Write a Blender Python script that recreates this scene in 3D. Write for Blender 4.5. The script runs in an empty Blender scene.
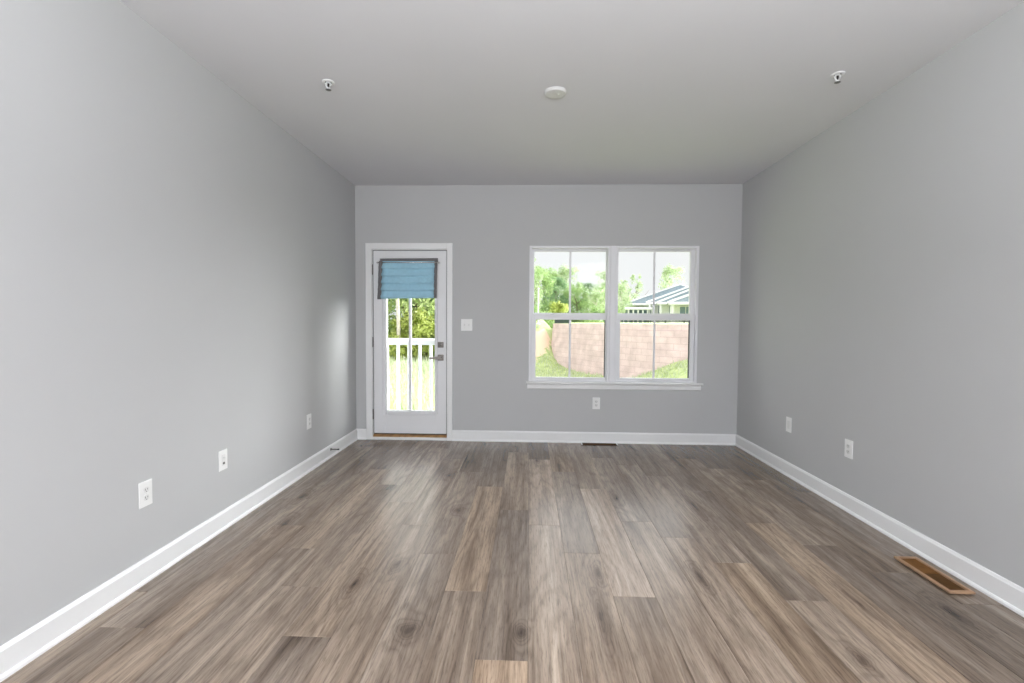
import bpy, bmesh, math, random
from mathutils import Vector, Matrix

sc = bpy.context.scene
C = sc.collection
R = math.radians

# ------------------------------------------------------------------ camera
W, H = 4.0884, 2.74                     # room width and ceiling height; far wall at y = 0
REAR = -9.0
cam_d = bpy.data.cameras.new('camera')
cam_d.sensor_width = 36.0
cam_d.lens = 475.09 * 36.0 / 1024.0
cam_d.clip_end = 400
cam = bpy.data.objects.new('camera', cam_d)
C.objects.link(cam)
_f = Vector((-0.03603774, 0.99858704, -0.03905391))
_r = Vector((0.99931928, 0.03631764, 0.00648103))
_u = Vector((-0.00789022, 0.03879377, 0.99921609))
cam.matrix_world = Matrix(((_r.x, _u.x, -_f.x, 1.8794), (_r.y, _u.y, -_f.y, -5.0881),
                           (_r.z, _u.z, -_f.z, 1.2802), (0, 0, 0, 1)))
sc.camera = cam

# ------------------------------------------------------------------ world, lamps, exposure
sc.view_settings.view_transform = 'Standard'
sc.view_settings.look = 'None'
sc.view_settings.exposure = 0.0
sc.view_settings.gamma = 1.0
sc.view_settings.use_curve_mapping = False

world = bpy.data.worlds.new('overcast_sky')
sc.world = world
world.use_nodes = True
wn = world.node_tree
bg = wn.nodes['Background']
tc = wn.nodes.new('ShaderNodeTexCoord')
nz = wn.nodes.new('ShaderNodeTexNoise')
nz.inputs['Scale'].default_value = 2.2
nz.inputs['Detail'].default_value = 3
cr = wn.nodes.new('ShaderNodeValToRGB')
cr.color_ramp.elements[0].position = 0.35
cr.color_ramp.elements[0].color = (0.93, 0.94, 0.955, 1)
cr.color_ramp.elements[1].position = 0.65
cr.color_ramp.elements[1].color = (0.985, 0.98, 0.98, 1)
wn.links.new(tc.outputs['Generated'], nz.inputs['Vector'])
wn.links.new(nz.outputs['Fac'], cr.inputs['Fac'])
wn.links.new(cr.outputs['Color'], bg.inputs['Color'])
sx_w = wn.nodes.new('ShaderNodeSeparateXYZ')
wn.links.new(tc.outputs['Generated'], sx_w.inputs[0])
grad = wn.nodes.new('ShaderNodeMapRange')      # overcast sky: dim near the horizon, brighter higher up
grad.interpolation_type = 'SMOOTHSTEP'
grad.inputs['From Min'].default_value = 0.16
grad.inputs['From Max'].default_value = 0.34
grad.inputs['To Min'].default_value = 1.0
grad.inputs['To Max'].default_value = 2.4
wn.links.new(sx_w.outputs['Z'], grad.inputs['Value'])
# unseen bright sky lobe added on the right to light the left wall
lobe_dot = wn.nodes.new('ShaderNodeVectorMath')
lobe_dot.operation = 'DOT_PRODUCT'
lobe_dot.inputs[1].default_value = Vector((0.88, 0.43, 0.26)).normalized()
wn.links.new(tc.outputs['Generated'], lobe_dot.inputs[0])
sky_lobe = wn.nodes.new('ShaderNodeMapRange')
sky_lobe.interpolation_type = 'SMOOTHSTEP'
sky_lobe.inputs['From Min'].default_value = 0.835
sky_lobe.inputs['From Max'].default_value = 0.985
sky_lobe.inputs['To Min'].default_value = 0.0
sky_lobe.inputs['To Max'].default_value = 30.0
wn.links.new(lobe_dot.outputs['Value'], sky_lobe.inputs['Value'])
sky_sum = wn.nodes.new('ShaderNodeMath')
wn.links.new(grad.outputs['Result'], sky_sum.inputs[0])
wn.links.new(sky_lobe.outputs['Result'], sky_sum.inputs[1])
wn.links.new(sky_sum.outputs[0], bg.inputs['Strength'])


def area(name, loc, rot, sx, sy, power, col=(1, 1, 1)):
    d = bpy.data.lights.new(name, 'AREA')
    d.shape = 'RECTANGLE'
    d.size, d.size_y = sx, sy
    d.energy = power
    d.color = col
    o = bpy.data.objects.new(name, d)
    o.location = loc
    o.rotation_euler = rot
    C.objects.link(o)
    return o


area('bounce_flash', (2.4, -5.6, 1.75), (R(180), 0, 0), 1.2, 1.2, 182, (0.935, 0.965, 1.0))
area('forward_fill', (1.0, -6.3, 1.65), (R(90), 0, R(-4)), 1.0, 1.2, 60, (0.935, 0.965, 1.0))  # unseen fill added behind the camera to brighten the far wall
area('left_wall_fill', (3.45, -6.5, 2.45), Vector((0.62, -0.75, 0.22)).to_track_quat('Z', 'Y').to_euler(), 0.9, 0.9, 52, (0.95, 0.97, 1.0))  # added fill with no fixture, lifts the middle of the left wall
area('overhead_fill', (2.9, -7.0, H - 0.03), (0, 0, 0), 1.6, 1.6, 36, (0.95, 0.97, 1.0))  # added overhead fill out of view, raises the general room light

# ------------------------------------------------------------------ materials
def new_mat(name):
    m = bpy.data.materials.new(name)
    m.use_nodes = True
    nt = m.node_tree
    b = nt.nodes['Principled BSDF']
    return m, nt, b


def plain(name, col, rough=0.5, metal=0.0, var=0.04, scale=8.0, bump=0.0, spec=0.5, bscale=None):
    """a procedural material: base colour with slight noise variation, optional bump"""
    m, nt, b = new_mat(name)
    t = nt.nodes.new('ShaderNodeTexCoord')
    n = nt.nodes.new('ShaderNodeTexNoise')
    n.inputs['Scale'].default_value = scale
    n.inputs['Detail'].default_value = 3
    r = nt.nodes.new('ShaderNodeValToRGB')
    r.color_ramp.elements[0].position = 0.3
    r.color_ramp.elements[1].position = 0.7
    r.color_ramp.elements[0].color = tuple(c * (1 - var) for c in col) + (1,)
    r.color_ramp.elements[1].color = tuple(min(1, c * (1 + var)) for c in col) + (1,)
    nt.links.new(t.outputs['Object'], n.inputs['Vector'])
    nt.links.new(n.outputs['Fac'], r.inputs['Fac'])
    nt.links.new(r.outputs['Color'], b.inputs['Base Color'])
    b.inputs['Roughness'].default_value = rough
    b.inputs['Metallic'].default_value = metal
    b.inputs['Specular IOR Level'].default_value = spec
    if bump:
        n2 = nt.nodes.new('ShaderNodeTexNoise')
        n2.inputs['Scale'].default_value = bscale or scale * 12
        n2.inputs['Detail'].default_value = 4
        nt.links.new(t.outputs['Object'], n2.inputs['Vector'])
        bp = nt.nodes.new('ShaderNodeBump')
        bp.inputs['Strength'].default_value = bump
        bp.inputs['Distance'].default_value = 0.002
        nt.links.new(n2.outputs['Fac'], bp.inputs['Height'])
        nt.links.new(bp.outputs['Normal'], b.inputs['Normal'])
    return m


def glass_mat():
    m = bpy.data.materials.new('window_glass')
    m.use_nodes = True
    nt = m.node_tree
    nt.nodes.clear()
    o = nt.nodes.new('ShaderNodeOutputMaterial')
    mx = nt.nodes.new('ShaderNodeMixShader')
    tr = nt.nodes.new('ShaderNodeBsdfTransparent')
    gl = nt.nodes.new('ShaderNodeBsdfGlossy')
    fr = nt.nodes.new('ShaderNodeFresnel')
    fr.inputs['IOR'].default_value = 1.12
    gl.inputs['Roughness'].default_value = 0.02
    tr.inputs['Color'].default_value = (0.98, 0.99, 0.985, 1)
    nt.links.new(fr.outputs['Fac'], mx.inputs['Fac'])
    nt.links.new(tr.outputs['BSDF'], mx.inputs[1])
    nt.links.new(gl.outputs['BSDF'], mx.inputs[2])
    nt.links.new(mx.outputs['Shader'], o.inputs['Surface'])
    return m


# knots (x, y, half width, half length) in metres
KNOTS = [(1.035, -2.834, 0.028, 0.075), (1.385, -3.175, 0.045, 0.070), (1.855, -3.166, 0.028, 0.050), (2.242, -2.682, 0.030, 0.090), (2.754, -2.696, 0.025, 0.120), (3.162, -3.271, 0.030, 0.070), (0.338, -2.169, 0.030, 0.120), (1.403, -1.903, 0.035, 0.070), (1.215, -1.164, 0.035, 0.090), (1.961, -0.715, 0.025, 0.060), (1.190, -2.660, 0.030, 0.080), (3.400, -2.870, 0.020, 0.220), (0.230, -1.724, 0.040, 0.120), (3.780, -2.950, 0.040, 0.140), (2.520, -1.620, 0.030, 0.120), (3.050, -1.750, 0.020, 0.200), (2.200, -3.050, 0.020, 0.180)]


def floor_mat():
    """vinyl oak planks: tone per plank from its colour attribute, grain stretched along the plank"""
    m, nt, b = new_mat('vinyl_oak_planks')
    L = nt.links
    N = nt.nodes.new
    uv = N('ShaderNodeUVMap')
    uv.uv_map = 'plank'
    at = N('ShaderNodeAttribute')
    at.attribute_name = 'tone'
    sep = N('ShaderNodeSeparateColor')
    L.new(at.outputs['Color'], sep.inputs['Color'])

    def mapped(sx, sy):
        mp = N('ShaderNodeMapping')
        mp.inputs['Scale'].default_value = (sx, sy, 1)
        L.new(uv.outputs['UV'], mp.inputs['Vector'])
        return mp.outputs['Vector']

    def noise(vec, scale, detail, dist=0.0, rough=0.55):
        n = N('ShaderNodeTexNoise')
        n.inputs['Scale'].default_value = scale
        n.inputs['Detail'].default_value = detail
        n.inputs['Distortion'].default_value = dist
        n.inputs['Roughness'].default_value = rough
        L.new(vec, n.inputs['Vector'])
        return n.outputs['Fac']

    def ramp(fac, stops):
        r = N('ShaderNodeValToRGB')
        e = r.color_ramp.elements
        while len(e) < len(stops):
            e.new(0.5)
        for i, (p, c) in enumerate(stops):
            e[i].position = p
            e[i].color = tuple(c) + (1,)
        L.new(fac, r.inputs['Fac'])
        return r.outputs['Color']

    def mixc(kind, fac, a, c):
        x = N('ShaderNodeMix')
        x.data_type = 'RGBA'
        x.blend_type = kind
        if isinstance(fac, float):
            x.inputs[0].default_value = fac
        else:
            L.new(fac, x.inputs[0])
        L.new(a, x.inputs[6])
        L.new(c, x.inputs[7])
        return x.outputs[2]

    broad = noise(mapped(12.0, 0.62), 1.0, 5, 0.7)           # wide stripes of heart and sap wood
    col = ramp(broad, [(0.26, (0.120, 0.085, 0.060)), (0.40, (0.222, 0.169, 0.127)),
                       (0.56, (0.292, 0.229, 0.177)), (0.74, (0.420, 0.343, 0.270))])
    # distance to the larger knots, where the boards have them
    geo = N('ShaderNodeTexCoord')
    wn2 = N('ShaderNodeTexNoise')
    wn2.inputs['Scale'].default_value = 14.0
    L.new(geo.outputs['Object'], wn2.inputs['Vector'])
    near = None
    for (kx, ky, kw, kl) in KNOTS:
        sb = N('ShaderNodeVectorMath')
        sb.operation = 'SUBTRACT'
        L.new(geo.outputs['Object'], sb.inputs[0])
        sb.inputs[1].default_value = (kx, ky, 0)
        ml = N('ShaderNodeVectorMath')
        ml.operation = 'MULTIPLY_ADD'
        ml.inputs[1].default_value = (1 / kw, 1 / kl, 0)
        L.new(sb.outputs[0], ml.inputs[0])
        nb = N('ShaderNodeVectorMath')
        nb.operation = 'MULTIPLY_ADD'
        nb.inputs[1].default_value = (1.1, 1.1, 0)
        nb.inputs[2].default_value = (-0.55, -0.55, 0)
        L.new(wn2.outputs['Color'], nb.inputs[0])
        L.new(nb.outputs[0], ml.inputs[2])
        ln = N('ShaderNodeVectorMath')
        ln.operation = 'LENGTH'
        L.new(ml.outputs[0], ln.inputs[0])
        if near is None:
            near = ln.outputs['Value']
        else:
            mn = N('ShaderNodeMath')
            mn.operation = 'MINIMUM'
            L.new(near, mn.inputs[0])
            L.new(ln.outputs['Value'], mn.inputs[1])
            near = mn.outputs[0]
    # cathedral figure: distorted rings stretched along the plank
    rings = N('ShaderNodeMath')
    rings.operation = 'MULTIPLY'
    rings.inputs[1].default_value = 62.0
    L.new(noise(mapped(4.2, 0.62), 1.0, 2.5, 0.15, 0.45), rings.inputs[0])
    # the grain bends round each knot
    k2 = N('ShaderNodeMath')
    k2.operation = 'MULTIPLY_ADD'
    k2.inputs[2].default_value = 1.0
    L.new(near, k2.inputs[0])
    L.new(near, k2.inputs[1])
    k3 = N('ShaderNodeMath')
    k3.operation = 'DIVIDE'
    k3.inputs[0].default_value = 34.0
    L.new(k2.outputs[0], k3.inputs[1])
    k4 = N('ShaderNodeMath')
    L.new(rings.outputs[0], k4.inputs[0])
    L.new(k3.outputs[0], k4.inputs[1])
    sn = N('ShaderNodeMath')
    sn.operation = 'SINE'
    L.new(k4.outputs[0], sn.inputs[0])
    sa = N('ShaderNodeMath')
    sa.operation = 'MULTIPLY_ADD'
    sa.inputs[1].default_value = 0.5
    sa.inputs[2].default_value = 0.5
    L.new(sn.outputs[0], sa.inputs[0])
    fig = ramp(sa.outputs[0], [(0.0, (0.70, 0.68, 0.66)), (0.35, (0.96, 0.95, 0.95)), (1.0, (1.06, 1.06, 1.06))])
    col = mixc('MULTIPLY', 0.6, col, fig)
    fibre = noise(mapped(135.0, 11.0), 1.0, 3, 0.0, 0.7)
    col = mixc('MULTIPLY', 0.75, col, ramp(fibre, [(0.30, (0.52, 0.49, 0.47)), (0.48, (1.0, 1.0, 1.0)), (0.72, (1.24, 1.24, 1.24))]))
    fine = noise(mapped(100.0, 2.0), 1.0, 4, 0.0, 0.65)
    col = mixc('MULTIPLY', 0.6, col, ramp(fine, [(0.30, (0.46, 0.43, 0.41)), (0.46, (0.98, 0.98, 0.98)), (0.70, (1.26, 1.25, 1.24))]))
    mid = noise(mapped(42.0, 1.1), 1.0, 4, 0.4, 0.6)
    col = mixc('MULTIPLY', 0.5, col, ramp(mid, [(0.30, (0.62, 0.60, 0.58)), (0.48, (1, 1, 1)), (0.72, (1.18, 1.17, 1.16))]))
    # knots and mineral stains
    vo = N('ShaderNodeTexVoronoi')
    vo.inputs['Scale'].default_value = 1.0
    vo.inputs['Randomness'].default_value = 1.0
    wob = N('ShaderNodeMix')
    wob.data_type = 'VECTOR'
    wob.inputs[0].default_value = 0.10
    nn = N('ShaderNodeTexNoise')
    nn.inputs['Scale'].default_value = 6.0
    kv = mapped(2.6, 0.72)
    L.new(kv, nn.inputs['Vector'])
    L.new(kv, wob.inputs[4])
    L.new(nn.outputs['Color'], wob.inputs[5])
    L.new(wob.outputs[1], vo.inputs['Vector'])
    knot = ramp(vo.outputs['Distance'], [(0.0, (0.30, 0.27, 0.25)), (0.06, (0.46, 0.43, 0.41)),
                                         (0.16, (0.74, 0.72, 0.71)), (0.34, (1, 1, 1))])
    col = mixc('MULTIPLY', 0.85, col, knot)
    hf = N('ShaderNodeMath')
    hf.operation = 'MULTIPLY'
    hf.inputs[1].default_value = 0.25
    L.new(near, hf.inputs[0])
    col = mixc('MULTIPLY', 1.0, col, ramp(hf.outputs[0], [(0.0, (0.30, 0.27, 0.25)), (0.08, (0.44, 0.41, 0.39)),
                                                          (0.20, (0.76, 0.74, 0.73)), (0.48, (1, 1, 1))]))
    # plank tone: R brightness, G warmth, B unused
    mul = N('ShaderNodeMath')
    mul.operation = 'MULTIPLY'
    mul.inputs[1].default_value = 2.0
    L.new(sep.outputs[0], mul.inputs[0])
    cmb = N('ShaderNodeCombineColor')
    for i in range(3):
        L.new(mul.outputs[0], cmb.inputs[i])
    x = N('ShaderNodeVectorMath')
    x.operation = 'MULTIPLY'
    L.new(col, x.inputs[0])
    L.new(cmb.outputs[0], x.inputs[1])
    warm = ramp(sep.outputs[1], [(0.0, (0.93, 0.99, 1.10)), (0.5, (1, 1, 1)), (1.0, (1.10, 1.0, 0.84))])
    y = N('ShaderNodeVectorMath')
    y.operation = 'MULTIPLY'
    L.new(x.outputs[0], y.inputs[0])
    L.new(warm, y.inputs[1])
    L.new(y.outputs[0], b.inputs['Base Color'])
    b.inputs['Roughness'].default_value = 0.25
    b.inputs['Specular IOR Level'].default_value = 0.55
    bp = N('ShaderNodeBump')
    bp.inputs['Strength'].default_value = 0.25
    bp.inputs['Distance'].default_value = 0.0012
    L.new(fibre, bp.inputs['Height'])
    L.new(bp.outputs['Normal'], b.inputs['Normal'])
    return m


def block_mat():
    """split-face concrete blocks, dusty pink"""
    m, nt, b = new_mat('pink_split_face_blocks')
    L = nt.links
    N = nt.nodes.new
    uv = N('ShaderNodeUVMap')
    uv.uv_map = 'wall'
    br = N('ShaderNodeTexBrick')
    br.offset = 0.5
    br.inputs['Color1'].default_value = (0.72, 0.560, 0.578, 1)
    br.inputs['Color2'].default_value = (0.77, 0.61, 0.628, 1)
    br.inputs['Mortar'].default_value = (0.62, 0.47, 0.485, 1)
    br.inputs['Scale'].default_value = 1.0
    br.inputs['Mortar Size'].default_value = 0.008
    br.inputs['Brick Width'].default_value = 0.46
    br.inputs['Row Height'].default_value = 0.2
    L.new(uv.outputs['UV'], br.inputs['Vector'])
    n = N('ShaderNodeTexNoise')
    n.inputs['Scale'].default_value = 2.5
    n.inputs['Detail'].default_value = 6
    L.new(uv.outputs['UV'], n.inputs['Vector'])
    r = N('ShaderNodeValToRGB')
    r.color_ramp.elements[0].position = 0.3
    r.color_ramp.elements[0].color = (0.82, 0.80, 0.80, 1)
    r.color_ramp.elements[1].position = 0.7
    r.color_ramp.elements[1].color = (1.1, 1.1, 1.1, 1)
    L.new(n.outputs['Fac'], r.inputs['Fac'])
    x = N('ShaderNodeMix')
    x.data_type = 'RGBA'
    x.blend_type = 'MULTIPLY'
    x.inputs[0].default_value = 1.0
    L.new(br.outputs['Color'], x.inputs[6])
    L.new(r.outputs['Color'], x.inputs[7])
    L.new(x.outputs[2], b.inputs['Base Color'])
    b.inputs['Roughness'].default_value = 0.95
    bp = N('ShaderNodeBump')
    bp.inputs['Strength'].default_value = 0.6
    bp.inputs['Distance'].default_value = 0.03
    L.new(n.outputs['Fac'], bp.inputs['Height'])
    L.new(bp.outputs['Normal'], b.inputs['Normal'])
    return m


def ground_mat():
    """mown grass with a patch of bare tan soil on the bank"""
    m, nt, b = new_mat('grass_and_soil')
    L = nt.links
    N = nt.nodes.new
    t = N('ShaderNodeTexCoord')
    n = N('ShaderNodeTexNoise')
    n.inputs['Scale'].default_value = 3.5
    n.inputs['Detail'].default_value = 8
    n.inputs['Roughness'].default_value = 0.7
    L.new(t.outputs['Object'], n.inputs['Vector'])
    r = N('ShaderNodeValToRGB')
    r.color_ramp.elements[0].position = 0.32
    r.color_ramp.elements[0].color = (0.24, 0.33, 0.11, 1)
    r.color_ramp.elements[1].position = 0.66
    r.color_ramp.elements[1].color = (0.52, 0.58, 0.29, 1)
    L.new(n.outputs['Fac'], r.inputs['Fac'])
    at = N('ShaderNodeAttribute')
    at.attribute_name = 'soil'
    ad = N('ShaderNodeMath')
    ad.operation = 'MULTIPLY_ADD'
    ad.inputs[1].default_value = 0.9
    ad.inputs[2].default_value = -0.45
    L.new(n.outputs['Fac'], ad.inputs[0])
    s = N('ShaderNodeMath')
    s.operation = 'ADD'
    L.new(at.outputs['Fac'], s.inputs[0])
    L.new(ad.outputs[0], s.inputs[1])
    rr = N('ShaderNodeValToRGB')
    rr.color_ramp.elements[0].position = 0.40
    rr.color_ramp.elements[1].position = 0.55
    L.new(s.outputs[0], rr.inputs['Fac'])
    x = N('ShaderNodeMix')
    x.data_type = 'RGBA'
    L.new(rr.outputs['Color'], x.inputs[0])
    L.new(r.outputs['Color'], x.inputs[6])
    x.inputs[7].default_value = (0.70, 0.53, 0.38, 1)
    L.new(x.outputs[2], b.inputs['Base Color'])
    b.inputs['Roughness'].default_value = 0.95
    return m


def leaf_mat(name, dark, light, scale=1.3):
    m = bpy.data.materials.new(name)
    m.use_nodes = True
    nt = m.node_tree
    L = nt.links
    N = nt.nodes.new
    b = nt.nodes['Principled BSDF']
    t = N('ShaderNodeTexCoord')
    n = N('ShaderNodeTexNoise')
    n.inputs['Scale'].default_value = scale
    n.inputs['Detail'].default_value = 5
    n.inputs['Roughness'].default_value = 0.7
    L.new(t.outputs['Object'], n.inputs['Vector'])
    r = N('ShaderNodeValToRGB')
    r.color_ramp.elements[0].position = 0.34
    r.color_ramp.elements[0].color = dark + (1,)
    r.color_ramp.elements[1].position = 0.64
    r.color_ramp.elements[1].color = light + (1,)
    L.new(n.outputs['Fac'], r.inputs['Fac'])
    L.new(r.outputs['Color'], b.inputs['Base Color'])
    b.inputs['Roughness'].default_value = 0.6
    tl = N('ShaderNodeBsdfTranslucent')
    L.new(r.outputs['Color'], tl.inputs['Color'])
    mx = N('ShaderNodeMixShader')
    mx.inputs[0].default_value = 0.45
    L.new(b.outputs['BSDF'], mx.inputs[1])
    L.new(tl.outputs['BSDF'], mx.inputs[2])
    L.new(mx.outputs['Shader'], nt.nodes['Material Output'].inputs['Surface'])
    return m


def fabric(name, col, trans=0.25):
    m = plain(name, col, 0.9, 0, 0.05, 30.0, 0.3, 0.2, 900)
    nt = m.node_tree
    b = nt.nodes['Principled BSDF']
    tl = nt.nodes.new('ShaderNodeBsdfTranslucent')
    tl.inputs['Color'].default_value = col + (1,)
    mx = nt.nodes.new('ShaderNodeMixShader')
    mx.inputs[0].default_value = trans
    nt.links.new(b.outputs['BSDF'], mx.inputs[1])
    nt.links.new(tl.outputs['BSDF'], mx.inputs[2])
    nt.links.new(mx.outputs['Shader'], nt.nodes['Material Output'].inputs['Surface'])
    return m


def roof_mat():
    m, nt, b = new_mat('slate_blue_shingles')
    L = nt.links
    N = nt.nodes.new
    t = N('ShaderNodeTexCoord')
    w = N('ShaderNodeTexNoise')
    w.inputs['Scale'].default_value = 4
    w.inputs['Detail'].default_value = 6
    L.new(t.outputs['Object'], w.inputs['Vector'])
    r = N('ShaderNodeValToRGB')
    r.color_ramp.elements[0].position = 0.3
    r.color_ramp.elements[0].color = (0.26, 0.33, 0.385, 1)
    r.color_ramp.elements[1].position = 0.7
    r.color_ramp.elements[1].color = (0.36, 0.42, 0.47, 1)
    L.new(w.outputs['Fac'], r.inputs['Fac'])
    L.new(r.outputs['Color'], b.inputs['Base Color'])
    b.inputs['Roughness'].default_value = 0.9
    return m


M = {
    'wall': plain('grey_wall_paint', (0.505, 0.508, 0.510), 0.75, 0, 0.008, 2.0, 0.08, 0.3, 260),
    'ceiling': plain('ceiling_paint', (0.70, 0.70, 0.725), 0.85, 0, 0.008, 2.0, 0.08, 0.2, 260),
    'trim': plain('white_trim_paint', (0.80, 0.80, 0.80), 0.35, 0, 0.01, 3.0),
    'vinyl': plain('white_vinyl', (0.78, 0.78, 0.80), 0.35, 0, 0.01, 3.0),
    'door': plain('door_paint', (0.76, 0.76, 0.775), 0.40, 0, 0.01, 3.0),
    'gasket': plain('dark_rubber', (0.05, 0.05, 0.055), 0.7),
    'gap': plain('grey_weatherstrip', (0.13, 0.13, 0.13), 0.8),
    'steel': plain('brushed_nickel', (0.24, 0.22, 0.205), 0.35, 1.0, 0.05, 40),
    'hinge': plain('dark_nickel', (0.22, 0.21, 0.205), 0.4, 0.8, 0.05, 40),
    'oak': plain('oak_threshold', (0.36, 0.20, 0.085), 0.5, 0, 0.25, 20),
    'plate': plain('white_plate_plastic', (0.82, 0.82, 0.81), 0.35, 0, 0.01, 20),
    'device': plain('white_device_plastic', (0.72, 0.72, 0.71), 0.4, 0, 0.01, 20),
    'detector': plain('dull_white_plastic', (0.66, 0.66, 0.65), 0.5, 0, 0.01, 20),  # slightly greyer than the plate plastic
    'slot': plain('dark_slot', (0.06, 0.055, 0.05), 0.7),
    'blue': fabric('pale_blue_fabric', (0.40, 0.655, 0.79), 0.10),
    'greyf': fabric('grey_border_fabric', (0.20, 0.195, 0.20), 0.12),
    'chrome': plain('rod_metal', (0.75, 0.72, 0.70), 0.25, 0.8),
    'ventwood': plain('tan_vent_wood', (0.33, 0.205, 0.125), 0.7, 0, 0.15, 25, 0, 0.2),
    'ventbrown': plain('brown_vent_wood', (0.165, 0.078, 0.026), 0.9, 0, 0.2, 30, 0, 0.1),
    'ventdark': plain('dark_brown_vent_wood', (0.085, 0.042, 0.015), 0.9, 0, 0.2, 30, 0, 0.1),
    'ventframe': plain('dark_frame_wood', (0.05, 0.032, 0.024), 0.7, 0, 0.15, 25, 0, 0.2),
    'sprink': plain('white_enamel', (0.80, 0.80, 0.80), 0.35),
    'bulb': plain('dark_bulb', (0.02, 0.015, 0.015), 0.3),
    'deflector': plain('dull_metal', (0.30, 0.30, 0.29), 0.45, 0.6),
    'subfloor': plain('dark_underlay', (0.06, 0.05, 0.045), 0.9),
    'rail': plain('white_railing_vinyl', (0.86, 0.88, 0.90), 0.4),
    'deck': plain('grey_deck_boards', (0.45, 0.43, 0.40), 0.8, 0, 0.15, 6),
    'siding': plain('white_siding', (0.84, 0.84, 0.83), 0.7, 0, 0.03, 3),
    'pane': plain('blue_grey_glazing', (0.22, 0.30, 0.36), 0.15, 0, 0.1, 2),
    'fence': plain('black_fence_metal', (0.035, 0.045, 0.04), 0.5),
    'box': plain('dark_green_metal', (0.035, 0.06, 0.05), 0.5),
    'pale': plain('pale_bark', (0.74, 0.66, 0.62), 0.9, 0, 0.2, 5),
    'bark': plain('brown_bark', (0.20, 0.15, 0.11), 0.95, 0, 0.25, 6, 0.4),
    'pole': plain('white_pole_paint', (0.82, 0.82, 0.82), 0.5),
    'ext': plain('exterior_siding', (0.6, 0.6, 0.58), 0.8),
    'glass': glass_mat(), 'floor': floor_mat(), 'blocks': block_mat(), 'ground': ground_mat(), 'roof': roof_mat(),
    'leaf_mid': leaf_mat('mid_green_leaves', (0.18, 0.30, 0.10), (0.54, 0.68, 0.33)),
    'leaf_dark': leaf_mat('dark_green_leaves', (0.105, 0.21, 0.09), (0.36, 0.52, 0.27)),
    'leaf_yel': leaf_mat('yellow_green_leaves', (0.36, 0.44, 0.09), (0.64, 0.69, 0.24)),
    'leaf_pale': leaf_mat('pale_green_leaves', (0.32, 0.43, 0.22), (0.60, 0.69, 0.44)),
    'leaf_light': leaf_mat('light_green_leaves', (0.26, 0.38, 0.12), (0.74, 0.82, 0.42)),
    'blade': leaf_mat('grass_blades', (0.34, 0.42, 0.21), (0.76, 0.78, 0.64), 6.0),
}

# ------------------------------------------------------------------ helpers
def box(bm, x0, x1, y0, y1, z0, z1, bev=0.0, seg=1, mi=0):
    t = bmesh.new()
    bmesh.ops.create_cube(t, size=1)
    for v in t.verts:
        v.co = Vector(((x0 + x1) / 2 + v.co.x * (x1 - x0), (y0 + y1) / 2 + v.co.y * (y1 - y0), (z0 + z1) / 2 + v.co.z * (z1 - z0)))
    if bev:
        bmesh.ops.bevel(t, geom=t.edges[:], offset=bev, segments=seg, affect='EDGES', profile=0.5)
    return merge(bm, t, mi)


def merge(bm, t, mi=0, mat=None):
    mp = {}
    for v in t.verts:
        mp[v] = bm.verts.new(mat @ v.co if mat else v.co)
    for f in t.faces:
        try:
            nf = bm.faces.new([mp[v] for v in f.verts])
            nf.material_index = mi
            nf.smooth = f.smooth
        except ValueError:
            pass
    t.free()
    return bm


def lathe(bm, prof, seg=24, mat=None, mi=0, smooth=True):
    """revolve (radius, height) pairs about z"""
    t = bmesh.new()
    rings = []
    for r, z in prof:
        if r < 1e-6:
            rings.append([t.verts.new((0, 0, z))])
        else:
            rings.append([t.verts.new((r * math.cos(2 * math.pi * k / seg), r * math.sin(2 * math.pi * k / seg), z)) for k in range(seg)])
    for a, b in zip(rings, rings[1:]):
        for k in range(seg):
            j = (k + 1) % seg
            if len(a) == 1 and len(b) == 1:
                continue
            if len(a) == 1:
                f = t.faces.new((a[0], b[k], b[j]))
            elif len(b) == 1:
                f = t.faces.new((a[k], a[j], b[0]))
            else:
                f = t.faces.new((a[k], a[j], b[j], b[k]))
            f.smooth = smooth
    bmesh.ops.recalc_face_normals(t, faces=t.faces[:])
    return merge(bm, t, mi, mat)


def tube(bm, pts, rad, seg=10, mi=0):
    """a capped tube through points; rad a number or a list"""
    t = bmesh.new()
    P = [Vector(p) for p in pts]
    rs = rad if isinstance(rad, (list, tuple)) else [rad] * len(P)
    rings = []
    for i, p in enumerate(P):
        d = (P[min(i + 1, len(P) - 1)] - P[max(i - 1, 0)]).normalized()
        up = Vector((0, 0, 1)) if abs(d.z) < 0.9 else Vector((1, 0, 0))
        a = d.cross(up).normalized()
        b = a.cross(d)
        rings.append([t.verts.new(p + rs[i] * (math.cos(2 * math.pi * k / seg) * a + math.sin(2 * math.pi * k / seg) * b)) for k in range(seg)])
    for a, b in zip(rings, rings[1:]):
        for k in range(seg):
            f = t.faces.new((a[k], a[(k + 1) % seg], b[(k + 1) % seg], b[k]))
            f.smooth = True
    t.faces.new(rings[0])
    t.faces.new(rings[-1])
    bmesh.ops.recalc_face_normals(t, faces=t.faces[:])
    return merge(bm, t, mi)


def prism(bm, prof, axis, a0, a1, mi=0):
    """extrude a closed 2D profile along an axis: 'x' profile=(y,z), 'y' profile=(x,z), 'z' profile=(x,y)"""
    def pt(p, a):
        return {'x': (a, p[0], p[1]), 'y': (p[0], a, p[1]), 'z': (p[0], p[1], a)}[axis]
    t = bmesh.new()
    A = [t.verts.new(pt(p, a0)) for p in prof]
    B = [t.verts.new(pt(p, a1)) for p in prof]
    n = len(prof)
    for k in range(n):
        t.faces.new((A[k], A[(k + 1) % n], B[(k + 1) % n], B[k]))
    t.faces.new(A)
    t.faces.new(B)
    bmesh.ops.recalc_face_normals(t, faces=t.faces[:])
    return merge(bm, t, mi)


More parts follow.
